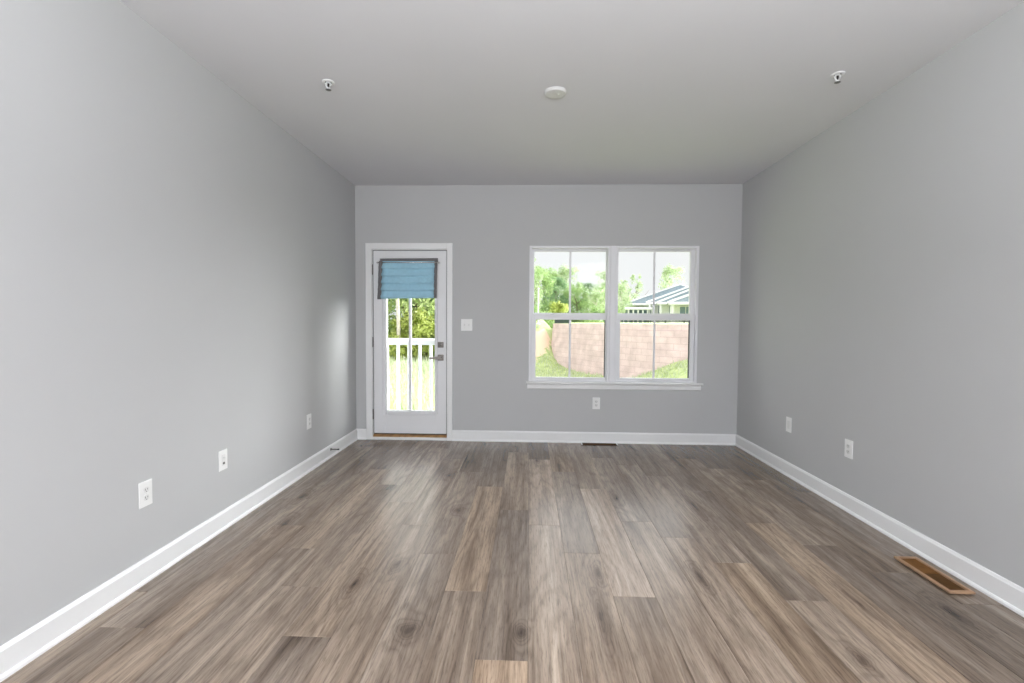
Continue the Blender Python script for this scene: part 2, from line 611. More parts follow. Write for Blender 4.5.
def obj(name, bm, mats, parent=None, loc=None):
    me = bpy.data.meshes.new(name)
    bm.to_mesh(me)
    bm.free()
    for m in (mats if isinstance(mats, (list, tuple)) else [mats]):
        me.materials.append(m)
    o = bpy.data.objects.new(name, me)
    C.objects.link(o)
    if parent:
        o.parent = parent
    if loc:
        o.location = loc
    return o


def tag(o, label=None, cat=None, group=None, kind=None):
    if label:
        o['label'] = label
    if cat:
        o['category'] = cat
    if group:
        o['group'] = group
    if kind:
        o['kind'] = kind
    return o


def empty(name, loc, rz=0.0):
    o = bpy.data.objects.new(name, None)
    o.empty_display_size = 0.1
    o.location = loc
    o.rotation_euler = (0, 0, rz)
    C.objects.link(o)
    return o


def copy_tree(o, parent=None):
    c = o.copy()
    C.objects.link(c)
    c.parent = parent
    for ch in o.children:
        copy_tree(ch, c)
    return c


BM = bmesh.new

# ------------------------------------------------------------------ room shell
def structure(name, bm, mat, label, cat):
    return tag(obj(name, bm, mat), label, cat, None, 'structure')


# openings in the far wall
DX0, DX1, DZ1 = 0.165, 1.010, 2.065           # rough door opening
WX0, WX1, WZ0, WZ1 = 1.876, 3.657, 0.650, 2.100   # window opening
T = 0.16
bm = BM()
box(bm, -0.15, DX0, 0, T, -0.7, H + 0.2)
box(bm, DX0, DX1, 0, T, DZ1, H + 0.2)
box(bm, DX0, DX1, 0, T, -0.7, -0.003)
box(bm, DX1, WX0, 0, T, -0.7, H + 0.2)
box(bm, WX0, WX1, 0, T, WZ1, H + 0.2)
box(bm, WX0, WX1, 0, T, -0.7, WZ0)
box(bm, WX1, W + 0.15, 0, T, -0.7, H + 0.2)
structure('wall_back', bm, M['wall'], 'grey painted far wall holding the glazed door and the twin window', 'wall')
bm = BM()
box(bm, -0.15, 0, REAR, 0, -0.05, H + 0.2)
structure('wall_left', bm, M['wall'], 'plain grey painted wall on the left with three outlet plates', 'wall')
bm = BM()
box(bm, W, W + 0.15, REAR, 0, -0.05, H + 0.2)
structure('wall_right', bm, M['wall'], 'plain grey painted wall on the right above the tan floor vent', 'wall')
bm = BM()
box(bm, -0.15, W + 0.15, REAR - 0.15, REAR, -0.05, H + 0.2)
structure('wall_front', bm, M['wall'], 'grey painted wall behind the camera', 'wall')
bm = BM()
box(bm, -0.15, W + 0.15, REAR - 0.15, T, H, H + 0.2)
structure('ceiling', bm, M['ceiling'], 'smooth off-white ceiling with sprinkler heads and a smoke detector', 'ceiling')

# floor: every plank is laid where the photograph shows its joints
PW, PL, X0 = 0.1995, 1.452, 1.884
joint = {-10: -0.05, -9: -0.31, -8: -0.748, -7: -1.043, -6: -1.424, -5: -0.33, -4: -0.70, -3: -1.069, -2: -1.425, -1: -0.43,
         0: -0.665, 1: -1.022, 2: -1.435, 3: -0.58, 4: -0.80, 5: -1.09, 6: -1.43, 7: -0.565, 8: -0.857, 9: -1.149, 10: -1.421, 11: -0.4}
# plank tones, far plank first: (brightness, warmth)
tone = {-10: [(.85, .5), (.85, .5), (.85, .5), (.9, .6)], -9: [(.86, .45), (.82, .5), (.9, .5), (.88, .55)],
        -8: [(.82, .5), (.90, .5), (1.10, .6), (1.1, .65)], -7: [(.80, .45), (1.06, .55), (.92, .5), (1.0, .5)],
        -6: [(1.0, .4), (.98, .5), (.96, .5), (.9, .5)], -5: [(1.0, .4), (1.08, .4), (1.06, .55), (.92, .35)],
        -4: [(.95, .45), (1.10, .42), (1.02, .5), (1.0, .5)], -3: [(.86, .5), (.94, .45), (.96, .42), (1.0, .5)],
        -2: [(.82, .5), (1.12, .68), (.93, .5), (1.0, .5)], -1: [(.86, .55), (1.0, .6), (.86, .40), (1.36, .72)],
        0: [(.74, .55), (1.22, .42), (1.06, .48), (1.1, .5)], 1: [(.96, .68), (.90, .40), (1.0, .55), (1.0, .5)],
        2: [(.92, .55), (1.28, .40), (.96, .55), (1.0, .5)], 3: [(.78, .5), (.90, .40), (1.02, .5), (1.05, .7)],
        4: [(.80, .5), (.92, .40), (1.06, .5), (1.0, .5)], 5: [(.80, .5), (.96, .42), (1.06, .72), (1.0, .6)],
        6: [(.88, .5), (.90, .45), (1.04, .52), (1.0, .5)], 7: [(.72, .55), (.90, .6), (1.05, .72), (1.0, .6)],
        8: [(.76, .5), (.92, .55), (.86, .5), (1.0, .5)], 9: [(.74, .55), (.86, .6), (.70, .5), (.85, .5)],
        10: [(.70, .55), (.80, .5), (.76, .5), (.8, .5)], 11: [(.8, .5)] * 4}
rng = random.Random(7)
bm = BM()
uvl = bm.loops.layers.uv.new('plank')
tl = bm.loops.layers.float_color.new('tone')
for k in range(-10, 12):
    xa, xb = X0 + k * PW, X0 + (k + 1) * PW
    xa, xb = max(xa, 0.0), min(xb, W)
    if xb - xa < 0.01:
        continue
    ys = [0.0] + [joint[k] - i * PL for i in range(9)]
    ys = [y for y in ys if y > REAR] + [REAR]
    for i, (y1, y0) in enumerate(zip(ys, ys[1:])):
        b_, w_ = tone[k][i] if i < 4 else (rng.uniform(.85, 1.15), rng.uniform(.4, .65))
        ox, oy = rng.uniform(0, 60), rng.uniform(0, 60)
        g, e = 0.0004, 0.0013
        # top face with a small chamfer down to the joint
        inn = [(xa + g + e, y0 + g + e), (xb - g - e, y0 + g + e), (xb - g - e, y1 - g - e), (xa + g + e, y1 - g - e)]
        out = [(xa + g, y0 + g), (xb - g, y0 + g), (xb - g, y1 - g), (xa + g, y1 - g)]
        vi = [bm.verts.new((x, y, 0.0)) for x, y in inn]
        vo = [bm.verts.new((x, y, -0.0009)) for x, y in out]
        vb = [bm.verts.new((x, y, -0.004)) for x, y in out]
        fs = [bm.faces.new(vi)]
        for j in range(4):
            n = (j + 1) % 4
            fs.append(bm.faces.new((vo[j], vo[n], vi[n], vi[j])))
            fs.append(bm.faces.new((vb[j], vb[n], vo[n], vo[j])))
        for f in fs:
            for lp in f.loops:
                lp[uvl].uv = (lp.vert.co.x - xa + ox, lp.vert.co.y - y0 + oy)
                lp[tl] = ((1 + (b_ - 1) * 1.35) * 0.5, w_, 0, 1)
box(bm, -0.1, W + 0.1, REAR - 0.1, 0.0, -0.15, -0.0035, mi=1)
fl = structure('floor', bm, [M['floor'], M['subfloor']], 'grey-brown wood-look plank floor running towards the far wall', 'floor')

# baseboards: board with eased top and a small shoe moulding at the foot
BH, BT, SH = 0.115, 0.014, 0.018


def base_prof(s=1):
    return [(0, 0), (s * (BT + 0.010), 0), (s * (BT + 0.009), 0.010), (s * (BT + 0.004), SH), (s * BT, SH + 0.001),
            (s * BT, BH - 0.014), (s * (BT - 0.002), BH - 0.012), (s * (BT - 0.006), BH - 0.002), (s * (BT - 0.009), BH), (0, BH)]


bm = BM()
prism(bm, base_prof(1), 'y', REAR, 0)
structure('baseboard_left', bm, M['trim'], 'white baseboard along the foot of the left wall', 'baseboard')
bm = BM()
prism(bm, [(W + x, z) for x, z in base_prof(-1)], 'y', REAR, 0)
structure('baseboard_right', bm, M['trim'], 'white baseboard along the foot of the right wall', 'baseboard')
bm = BM()
prism(bm, base_prof(-1), 'x', 0.0, 0.114)
prism(bm, base_prof(-1), 'x', 1.056, W)
structure('baseboard_back', bm, M['trim'], 'white baseboard along the far wall under the window and beside the door', 'baseboard')

# ------------------------------------------------------------------ door
bm = BM()
cp = 0.017
for (x0, x1, z0, z1) in ((0.114, 0.182, 0.0, 2.128), (0.996, 1.056, 0.0, 2.128), (0.182, 0.996, 2.062, 2.128)):
    box(bm, x0, x1, -cp, 0.0, z0, z1, 0.003)
# jamb liner inside the opening with a stop
box(bm, DX0, 0.184, 0.0, T, 0.0, DZ1)
box(bm, 0.994, DX1, 0.0, T, 0.0, DZ1)
box(bm, 0.184, 0.994, 0.0, T, 2.056, DZ1)
box(bm, 0.184, 0.200, 0.062, 0.10, 0.03, 2.056)
box(bm, 0.978, 0.994, 0.062, 0.10, 0.03, 2.056)
box(bm, 0.200, 0.978, 0.062, 0.10, 2.042, 2.056)
# white strip at the foot of the threshold
box(bm, 0.182, 0.996, -0.016, 0.0, 0.0, 0.030, 0.003)
structure('trim_1', bm, M['trim'], 'white casing and jamb framing the glazed door', 'door trim')

dr = empty('door_1', (0.591, 0.038, 0.0))
tag(dr, 'white exterior door with a tall clear glass panel under a blue shade', 'door', None, 'structure')
ox, oy = 0.591, 0.038


def dbox(bm, x0, x1, y0, y1, z0, z1, bev=0.0, mi=0):
    return box(bm, x0 - ox, x1 - ox, y0 - oy, y1 - oy, z0, z1, bev, 1, mi)


YF, YB = 0.012, 0.056                    # inner and outer faces of the slab
SX0, SX1, SZ0, SZ1 = 0.192, 0.986, 0.068, 2.048
GX0, GX1, GZ0, GZ1 = 0.335, 0.860, 0.318, 1.93     # visible glass
bm = BM()
dbox(bm, SX0, GX0 - 0.02, YF, YB, SZ0, SZ1, 0.002)
dbox(bm, GX1 + 0.02, SX1, YF, YB, SZ0, SZ1, 0.002)
dbox(bm, GX0 - 0.02, GX1 + 0.02, YF, YB, SZ0, GZ0 - 0.02)
dbox(bm, GX0 - 0.02, GX1 + 0.02, YF, YB, GZ1 + 0.02, SZ1)
obj('slab', bm, M['door'], dr)
# raised moulded frame around the glass
bm = BM()
fo = 0.046
for (x0, x1, z0, z1) in ((GX0 - fo, GX0, GZ0 - fo, GZ1 + fo), (GX1, GX1 + fo - 0.015, GZ0 - fo, GZ1 + fo),
                         (GX0, GX1, GZ0 - fo, GZ0), (GX0, GX1, GZ1, GZ1 + fo)):
    dbox(bm, x0, x1, YF - 0.014, YB + 0.010, z0, z1, 0.009)
obj('glass_frame', bm, M['vinyl'], dr)
bm = BM()
dbox(bm, GX0 - 0.01, GX1 + 0.01, 0.032, 0.036, GZ0 - 0.01, GZ1 + 0.01)
obj('glass_pane', bm, M['glass'], dr)
bm = BM()
dbox(bm, 0.5765, 0.5995, YF - 0.003, 0.030, GZ0, GZ1, 0.003)
dbox(bm, 0.5765, 0.5995, 0.038, YB + 0.003, GZ0, GZ1, 0.003)
obj('grille_bar', bm, M['vinyl'], dr)
for z in (1.843, 1.062, 0.275):
    bm = BM()
    lathe(bm, [(0, -0.053), (0.0085, -0.053), (0.0085, -0.018), (0.0078, -0.0175), (0.0085, -0.017), (0.0085, 0.017), (0.0078, 0.0175),
               (0.0085, 0.018), (0.0085, 0.053), (0.004, 0.058), (0, 0.059)], 12, Matrix.Translation((0.186 - ox, 0.003 - oy, z)))
    dbox(bm, 0.1835, 0.1885, 0.003, 0.03, z - 0.05, z + 0.05)
    tag(obj('hinge', bm, M['hinge'], dr), 'dark metal hinge')
# deadbolt: square rose with a thumb turn
bm = BM()
dbox(bm, 0.893, 0.957, YF - 0.010, YF, 1.008, 1.070, 0.004)
lathe(bm, [(0.022, 0), (0.022, 0.006), (0.018, 0.009), (0, 0.009)], 20, Matrix.Translation((0.925 - ox, YF - 0.010 - oy, 1.039)) @ Matrix.Rotation(R(90), 4, 'X'))
db = tag(obj('deadbolt', bm, M['steel'], dr), 'dark nickel square deadbolt plate')
bm = BM()
dbox(bm, 0.921, 0.929, YF - 0.040, YF - 0.018, 1.021, 1.057, 0.003)
obj('thumb_turn', bm, M['hinge'], db)
# lever handle: square rose, neck and lever towards the glass
bm = BM()
dbox(bm, 0.893, 0.957, YF - 0.010, YF, 0.868, 0.932, 0.004)
lathe(bm, [(0.015, 0), (0.013, 0.02), (0.013, 0.045), (0, 0.048)], 16, Matrix.Translation((0.925 - ox, YF - 0.010 - oy, 0.900)) @ Matrix.Rotation(R(90), 4, 'X'))
lv = tag(obj('handle', bm, M['steel'], dr), 'brushed nickel lever handle on a square plate')
bm = BM()
prism(bm, [(0.938 - ox, 0.884), (0.938 - ox, 0.914), (0.925 - ox, 0.917), (0.87 - ox, 0.910), (0.82 - ox, 0.907), (0.810 - ox, 0.898),
           (0.82 - ox, 0.889), (0.87 - ox, 0.887), (0.925 - ox, 0.883)], 'y', YF - 0.064 - oy, YF - 0.044 - oy)
obj('lever', bm, M['steel'], lv)
# strike and latch seen in the gap on the right
bm = BM()
dbox(bm, 0.9860, 0.9938, YF - 0.004, YF + 0.02, 0.995, 1.065)
dbox(bm, 0.9860, 0.9938, YF - 0.004, YF + 0.02, 0.87, 0.945)
obj('latch_plate', bm, M['hinge'], dr)
bm = BM()
dbox(bm, SX0 + 0.002, SX1 - 0.002, YF + 0.006, YB - 0.004, 0.058, 0.068)
tag(obj('door_sweep', bm, M['gasket'], dr), 'dark rubber sweep under the door')
bm = BM()
for (x0, x1, z0, z1) in ((0.184, SX0, 0.06, 2.056), (SX1, 0.994, 0.06, 2.056), (SX0, SX1, SZ1, 2.056)):
    dbox(bm, x0, x1, 0.020, 0.054, z0, z1)
obj('weatherstrip', bm, M['gap'], dr)
bm = BM()
prism(bm, [(-0.004, 0.030), (-0.004, 0.036), (0.02, 0.052), (0.06, 0.056), (0.16, 0.044), (0.16, 0.0), (0.0, 0.0)], 'x', 0.184, 0.994)
structure('trim_2', bm, M['oak'], 'oak threshold strip under the glazed door', 'threshold')

# roman shade hung over the door glass
sh = empty('roman_shade', (0.575, -0.020, 1.535))
tag(sh, 'pale blue roman shade with grey borders hanging on the glazed door', 'shade')
sx, sy, sz = 0.575, -0.020, 1.535


def shade_edge(s, z):
    t = (z - 1.535) / (1.965 - 1.535)
    return (0.247 + 0.020 * t) if s < 0 else (0.886 + 0.010 * t)


def shade_sheet(u0, u1, z0, z1, yoff, th, nu=14, nz_=60, amp=0.024):
    """a folded cloth sheet with thickness; u runs from the left to the right edge"""
    bm = BM()
    def Y(u, z):
        t = (z - 1.535) / 0.39
        fr = (t * 5.0 + 0.05 * math.sin(u * 4.0)) % 1.0       # each fold droops and tucks back under
        fold = -amp * (fr / 0.18 if fr < 0.18 else ((1 - fr) / 0.82) ** 1.3)
        return yoff + fold + 0.0025 * math.sin(u * 9 + t * 5)
    F, Bk = [], []
    for i in range(nz_ + 1):
        z = z0 + (z1 - z0) * i / nz_
        a, b = shade_edge(-1, z), shade_edge(1, z)
        fr, bk = [], []
        for j in range(nu + 1):
            u = u0 + (u1 - u0) * j / nu
            zz = z + (0.010 * (u - 0.5) if i == 0 else 0)
            fr.append(bm.verts.new((a + (b - a) * u - sx, Y(u, z) - sy, zz - sz)))
            bk.append(bm.verts.new((a + (b - a) * u - sx, Y(u, z) + th - sy, zz - sz)))
        F.append(fr)
        Bk.append(bk)
    for i in range(nz_):
        for j in range(nu):
            bm.faces.new((F[i][j], F[i][j + 1], F[i + 1][j + 1], F[i + 1][j])).smooth = True
            bm.faces.new((Bk[i][j], Bk[i + 1][j], Bk[i + 1][j + 1], Bk[i][j + 1])).smooth = True
    for i in range(nz_):
        for j in (0, nu):
            bm.faces.new((F[i][j], F[i + 1][j], Bk[i + 1][j], Bk[i][j]))
    for j in range(nu):
        for i in (0, nz_):
            bm.faces.new((F[i][j], F[i][j + 1], Bk[i][j + 1], Bk[i][j]))
    bmesh.ops.recalc_face_normals(bm, faces=bm.faces[:])
    return bm


tag(obj('fabric_panel', shade_sheet(0.055, 0.955, 1.536, 1.932, -0.016, 0.004), M['blue'], sh), 'pale blue pleated cloth')
tag(obj('border', shade_sheet(0.0, 0.060, 1.531, 1.934, -0.026, 0.007, 2, 60, 0.006), M['greyf'], sh), 'dark grey side border')
tag(obj('border', shade_sheet(0.950, 1.0, 1.536, 1.934, -0.026, 0.007, 2, 60, 0.006), M['greyf'], sh), 'dark grey side border')
bm = BM()
prism(bm, [(0.270 - sx, 1.925 - sz), (0.270 - sx, 1.962 - sz), (0.897 - sx, 1.968 - sz), (0.897 - sx, 1.925 - sz)], 'y', -0.010 - sy, 0.000 - sy)
tag(obj('header', bm, M['greyf'], sh), 'dark grey cloth header')
bm = BM()
tube(bm, [(0.250 - sx, -0.030 - sy, 1.917 - sz), (0.915 - sx, -0.030 - sy, 1.917 - sz)], 0.0055, 10)
for s, x in ((-1, 0.250), (1, 0.915)):
    lathe(bm, [(0, -0.010), (0.007, -0.008), (0.009, 0.0), (0.007, 0.008), (0, 0.010)], 12,
          Matrix.Translation((x - sx, -0.030 - sy, 1.917 - sz)) @ Matrix.Rotation(R(90), 4, 'Y'))
    box(bm, x - s * 0.012 - 0.004 - sx, x - s * 0.012 + 0.004 - sx, -0.030 - sy, 0.003 - sy, 1.911 - sz, 1.923 - sz, 0.001)
obj('rod', bm, M['chrome'], sh)

# ------------------------------------------------------------------ twin double-hung window
def window_unit(name, label, x0, x1, gx0, gx1, mx):
    """one double-hung unit: frame, upper sash in the outer track, lower sash in the inner track"""
    w = empty(name, ((x0 + x1) / 2, 0.05, WZ0))
    tag(w, label, 'window', None, 'structure')
    cx, cy, cz = (x0 + x1) / 2, 0.05, WZ0

    def b(bm, a0, a1, y0, y1, z0, z1, bev=0.0):
        box(bm, a0 - cx, a1 - cx, y0 - cy, y1 - cy, z0 - cz, z1 - cz, bev)
    zt, zb = WZ1, WZ0 + 0.004
    fw = 0.026
    bm = BM()
    b(bm, x0, x0 + fw, -0.006, 0.125, zb, zt, 0.002)
    b(bm, x1 - fw, x1, -0.006, 0.125, zb, zt, 0.002)
    b(bm, x0 + fw, x1 - fw, -0.006, 0.125, zt - 0.026, zt, 0.002)
    b(bm, x0 + fw, x1 - fw, 0.004, 0.125, zb, zb + 0.020, 0.002)
    # parting ribs between the two tracks
    b(bm, x0 + fw, x0 + fw + 0.010, 0.054, 0.060, zb + 0.020, zt - 0.026)
    b(bm, x1 - fw - 0.010, x1 - fw, 0.054, 0.060, zb + 0.020, zt - 0.026)
    obj('frame', bm, M['vinyl'], w)
    # upper sash, outer track
    uz0, uz1 = 1.352, 2.076
    y0, y1 = 0.062, 0.096
    a0, a1 = x0 + fw + 0.002, x1 - fw - 0.002
    gz0, gz1 = 1.392, 2.049
    bm = BM()
    b(bm, a0, gx0, y0, y1, uz0, uz1, 0.003)
    b(bm, gx1, a1, y0, y1, uz0, uz1, 0.003)
    b(bm, gx0, gx1, y0, y1, gz1, uz1, 0.003)
    b(bm, gx0, gx1, y0, y1, uz0, gz0, 0.003)
    up = obj('upper_sash', bm, M['vinyl'], w)
    bm = BM()
    b(bm, gx0 - 0.006, gx1 + 0.006, 0.078, 0.082, gz0 - 0.006, gz1 + 0.006)
    obj('glass_pane', bm, M['glass'], up)
    bm = BM()
    b(bm, mx - 0.0115, mx + 0.0115, 0.071, 0.077, gz0, gz1, 0.002)
    obj('grille_bar', bm, M['vinyl'], up)
    # lower sash, inner track
    lz0, lz1 = 0.672, 1.374
    y0, y1 = 0.016, 0.052
    lgx0, lgx1, lgz0, lgz1 = gx0 + 0.020, gx1 - 0.002, 0.700, 1.318
    bm = BM()
    b(bm, a0, lgx0, y0, y1, lz0, lz1, 0.003)
    b(bm, lgx1, a1, y0, y1, lz0, lz1, 0.003)
    b(bm, lgx0, lgx1, y0, y1, lgz1, lz1, 0.003)
    b(bm, lgx0, lgx1, y0, y1, lz0, lgz0, 0.003)
    # finger lift along the bottom rail
    b(bm, cx - 0.20, cx + 0.20, y0 - 0.007, y0, lz0 + 0.010, lz0 + 0.016)
    lo = obj('lower_sash', bm, M['vinyl'], w)
    bm = BM()
    b(bm, lgx0 - 0.006, lgx1 + 0.006, 0.033, 0.037, lgz0 - 0.006, lgz1 + 0.006)
    obj('glass_pane', bm, M['glass'], lo)
    bm = BM()
    b(bm, mx - 0.0115, mx + 0.0115, 0.026, 0.032, lgz0, lgz1, 0.002)
    obj('grille_bar', bm, M['vinyl'], lo)
    bm = BM()
    b(bm, lgx1 - 0.009, lgx1, 0.038, 0.050, lgz0, lgz1)
    tag(obj('seal', bm, M['gasket'], lo), 'dark glazing seal')
    bm = BM()
    for q in (0.3, 0.7):
        lx = a0 + (a1 - a0) * q
        b(bm, lx - 0.022, lx + 0.022, 0.028, 0.050, lz1, lz1 + 0.010, 0.003)
        b(bm, lx - 0.006, lx + 0.016, 0.022, 0.034, lz1 + 0.010, lz1 + 0.016, 0.002)
    obj('sash_lock', bm, M['vinyl'], lo)
    # insect screen rail outside at the foot
    return w


MX0, MX1 = 2.726, 2.797                      # mullion post between the two units
window_unit('window_1', 'left double-hung window, mostly trees beyond its upper glass', WX0, MX0 + 0.006, 1.930, 2.696, 2.316)
window_unit('window_2', 'right double-hung window with grey roofs beyond its upper glass', MX1 - 0.006, WX1, 2.828, 3.588, 3.212)
bm = BM()
box(bm, MX0 + 0.007, MX1 - 0.007, -0.010, 0.125, WZ0 + 0.004, WZ1, 0.003)
structure('trim_3', bm, M['vinyl'], 'white mullion post joining the two window halves', 'mullion')
bm = BM()
prism(bm, [(-0.046, 0.635), (-0.050, 0.640), (-0.050, 0.650), (-0.046, 0.655), (0.002, 0.655), (0.002, 0.635)], 'x', 1.850, 3.712)
structure('trim_4', bm, M['trim'], 'white window stool, the narrow shelf under both windows', 'window sill')
bm = BM()
prism(bm, [(0, 0.578), (-0.012, 0.578), (-0.016, 0.583), (-0.016, 0.622), (-0.012, 0.630), (-0.012, 0.635), (0, 0.635)], 'x', 1.862, 3.700)
structure('trim_5', bm, M['trim'], 'white apron board below the window stool', 'window apron')
# exterior head flashing
# ------------------------------------------------------------------ outlet plates
def plate_mesh(w, h):
    bm = BM()
    box(bm, -w / 2, w / 2, -0.006, 0.0, -h / 2, h / 2, 0.0028, 2)
    return bm


def face(bm, w, z, h):
    """rounded duplex face"""
    pr = []
    for k in range(20):
        a = 2 * math.pi * k / 20
        x = max(-w / 2 * 0.80, min(w / 2 * 0.80, w / 2 * math.cos(a)))
        pr.append((x * 1.12, z + h / 2 * math.sin(a)))
    prism(bm, pr, 'y', -0.0085, -0.005)


def duplex(name, label, loc, rz):
    o = empty(name, loc, rz)
    tag(o, label, 'outlet', 'wall outlets')
    p = obj('cover_plate', plate_mesh(0.080, 0.126), M['plate'], o)
    for z in (0.0195, -0.0195):
        bm = BM()
        face(bm, 0.034, z, 0.029)
        f = obj('socket', bm, M['device'], o)
        bm = BM()
        box(bm, -0.0085, -0.0055, -0.0089, -0.0083, z - 0.002, z + 0.0075)
        box(bm, 0.0055, 0.0080, -0.0089, -0.0083, z - 0.001, z + 0.0070)
        lathe(bm, [(0.0026, 0), (0.0026, 0.0005), (0, 0.0005)], 10, Matrix.Translation((0, -0.0084, z - 0.0075)) @ Matrix.Rotation(R(90), 4, 'X'))
        tag(obj('slots', bm, M['slot'], f), 'dark prong slots')
    bm = BM()
    lathe(bm, [(0.0035, 0), (0.003, 0.0012), (0, 0.0014)], 10, Matrix.Translation((0, -0.006, 0)) @ Matrix.Rotation(R(90), 4, 'X'))
    obj('screw', bm, M['device'], o)
    return o


RZL, RZR = R(90), R(-90)                    # face +x on the left wall, -x on the right wall
duplex('power_outlet', 'white duplex outlet low on the left wall, the nearest of the three plates there', (0, -2.853, 0.431), RZL)
duplex('power_outlet', 'white duplex outlet low on the left wall closest to the glazed door', (0, -1.118, 0.427), RZL)
duplex('power_outlet', 'white duplex outlet low on the far wall under the window', (2.602, 0, 0.426), 0)
duplex('power_outlet', 'white duplex outlet on the right wall, nearer than the blank plate', (W, -1.764, 0.428), RZR)

# middle plate on the left wall: decorator insert with a dark jack
o = tag(empty('cable_outlet', (0, -2.262, 0.426), RZL), 'white cable plate with one dark jack, between the two outlets on the left wall', 'outlet', 'wall outlets')
obj('cover_plate', plate_mesh(0.080, 0.124), M['plate'], o)
bm = BM()
box(bm, -0.0165, 0.0165, -0.008, -0.005, -0.0335, 0.0335, 0.001)
ins = obj('insert', bm, M['device'], o)
bm = BM()
lathe(bm, [(0.0065, 0), (0.0065, 0.004), (0.0045, 0.0045), (0.0045, 0.010), (0, 0.010)], 14, Matrix.Translation((0, -0.008, 0.016)) @ Matrix.Rotation(R(90), 4, 'X'))
obj('connector', bm, M['device'], ins)
bm = BM()
box(bm, -0.009, 0.009, -0.0092, -0.0075, -0.0255, -0.0125, 0.0006)
tag(obj('jack', bm, M['slot'], ins), 'dark jack opening')

# blank decorator plate, far end of the right wall
o = tag(empty('blank_outlet', (W, -1.008, 0.433), RZR), 'white blank cover plate on the right wall nearest the far corner', 'outlet', 'wall outlets')
obj('cover_plate', plate_mesh(0.082, 0.126), M['plate'], o)
bm = BM()
box(bm, -0.0165, 0.0165, -0.0075, -0.005, -0.0335, 0.0335, 0.001)
obj('insert', bm, M['device'], o)

# double toggle switch beside the door
o = tag(empty('light_switch', (1.208, 0, 1.256)), 'white double toggle light switch between the door and the window', 'light switch')
obj('cover_plate', plate_mesh(0.122, 0.127), M['plate'], o)
for x in (-0.023, 0.023):
    bm = BM()
    box(bm, x - 0.0055, x + 0.0055, -0.0075, -0.005, -0.012, 0.012)
    prism(bm, [(-0.006, -0.009), (-0.019, 0.001), (-0.019, 0.007), (-0.014, 0.009), (-0.006, 0.005)], 'x', x - 0.0042, x + 0.0042)
    obj('toggle', bm, M['device'], o)
    for z in (-0.030, 0.030):
        bm = BM()
        lathe(bm, [(0.003, 0), (0.0026, 0.0012), (0, 0.0014)], 10, Matrix.Translation((x, -0.006, z)) @ Matrix.Rotation(R(90), 4, 'X'))
        obj('screw', bm, M['device'], o)

# spring door stop on the left baseboard
o = tag(empty('door_stop', (BT, -0.705, 0.076)), 'dark metal door stop screwed to the left baseboard near the door', 'door stop')
MX = Matrix.Rotation(R(90), 4, 'Y')
bm = BM()
lathe(bm, [(0.0, 0), (0.013, 0), (0.013, 0.003), (0.008, 0.007), (0, 0.007)], 16, MX)
obj('base', bm, M['hinge'], o)
bm = BM()
pr = [(0.0, 0.006)]
for k in range(24):
    pr += [(0.0052, 0.007 + k * 0.0026), (0.0064, 0.0083 + k * 0.0026)]
pr.append((0.0, 0.070))
lathe(bm, pr, 12, MX)
obj('spring', bm, M['hinge'], o)
bm = BM()
lathe(bm, [(0, 0.068), (0.0075, 0.068), (0.008, 0.074), (0.0065, 0.080), (0, 0.081)], 14, MX)
obj('tip', bm, M['gasket'], o)

# ------------------------------------------------------------------ floor vents
def frame_ring(bm, hx, hy, wd, z0, z1, bv):
    """flat frame with a bevelled outer edge, half sizes hx, hy"""
    prof = [(0, z0), (0, z1 - bv), (bv, z1), (wd - bv * 0.5, z1), (wd, z1 - bv * 0.5), (wd, z0)]
    rings = []
    for d, z in prof:
        rings.append([bm.verts.new((sx_ * (hx - d), sy_ * (hy - d), z)) for sx_, sy_ in ((-1, -1), (1, -1), (1, 1), (-1, 1))])
    for a, b in zip(rings, rings[1:]):
        for k in range(4):
            bm.faces.new((a[k], a[(k + 1) % 4], b[(k + 1) % 4], b[k]))
    bmesh.ops.recalc_face_normals(bm, faces=bm.faces[:])
    return bm


# right: drop-in wooden register sitting slightly proud, louvres open
o = tag(empty('floor_vent', (3.948, -2.628, 0.0)), 'tan wooden floor vent with a brown inside, beside the right baseboard', 'floor vent', 'floor vents')
hx, hy = 0.060, 0.174
bm = BM()
frame_ring(bm, hx, hy, 0.017, 0.006, 0.017, 0.003)
tag(obj('frame', bm, M['ventwood'], o), 'tan wooden rim')
bm = BM()
box(bm, -hx + 0.010, hx - 0.010, -hy + 0.010, hy - 0.010, 0.0005, 0.005)
obj('pan', bm, M['ventdark'], o)
bm = BM()
box(bm, -hx + 0.016, hx - 0.016, 0.006, hy - 0.016, 0.005, 0.0105, 0.0008)
tag(obj('damper', bm, M['ventbrown'], o), 'lighter brown damper panel')
bm = BM()
prism(bm, [(-hy + 0.016, 0.005), (-hy + 0.016, 0.007), (0.004, 0.0095), (0.004, 0.005)], 'x', -hx + 0.016, hx - 0.016)
tag(obj('damper', bm, M['ventdark'], o), 'darker brown damper panel')

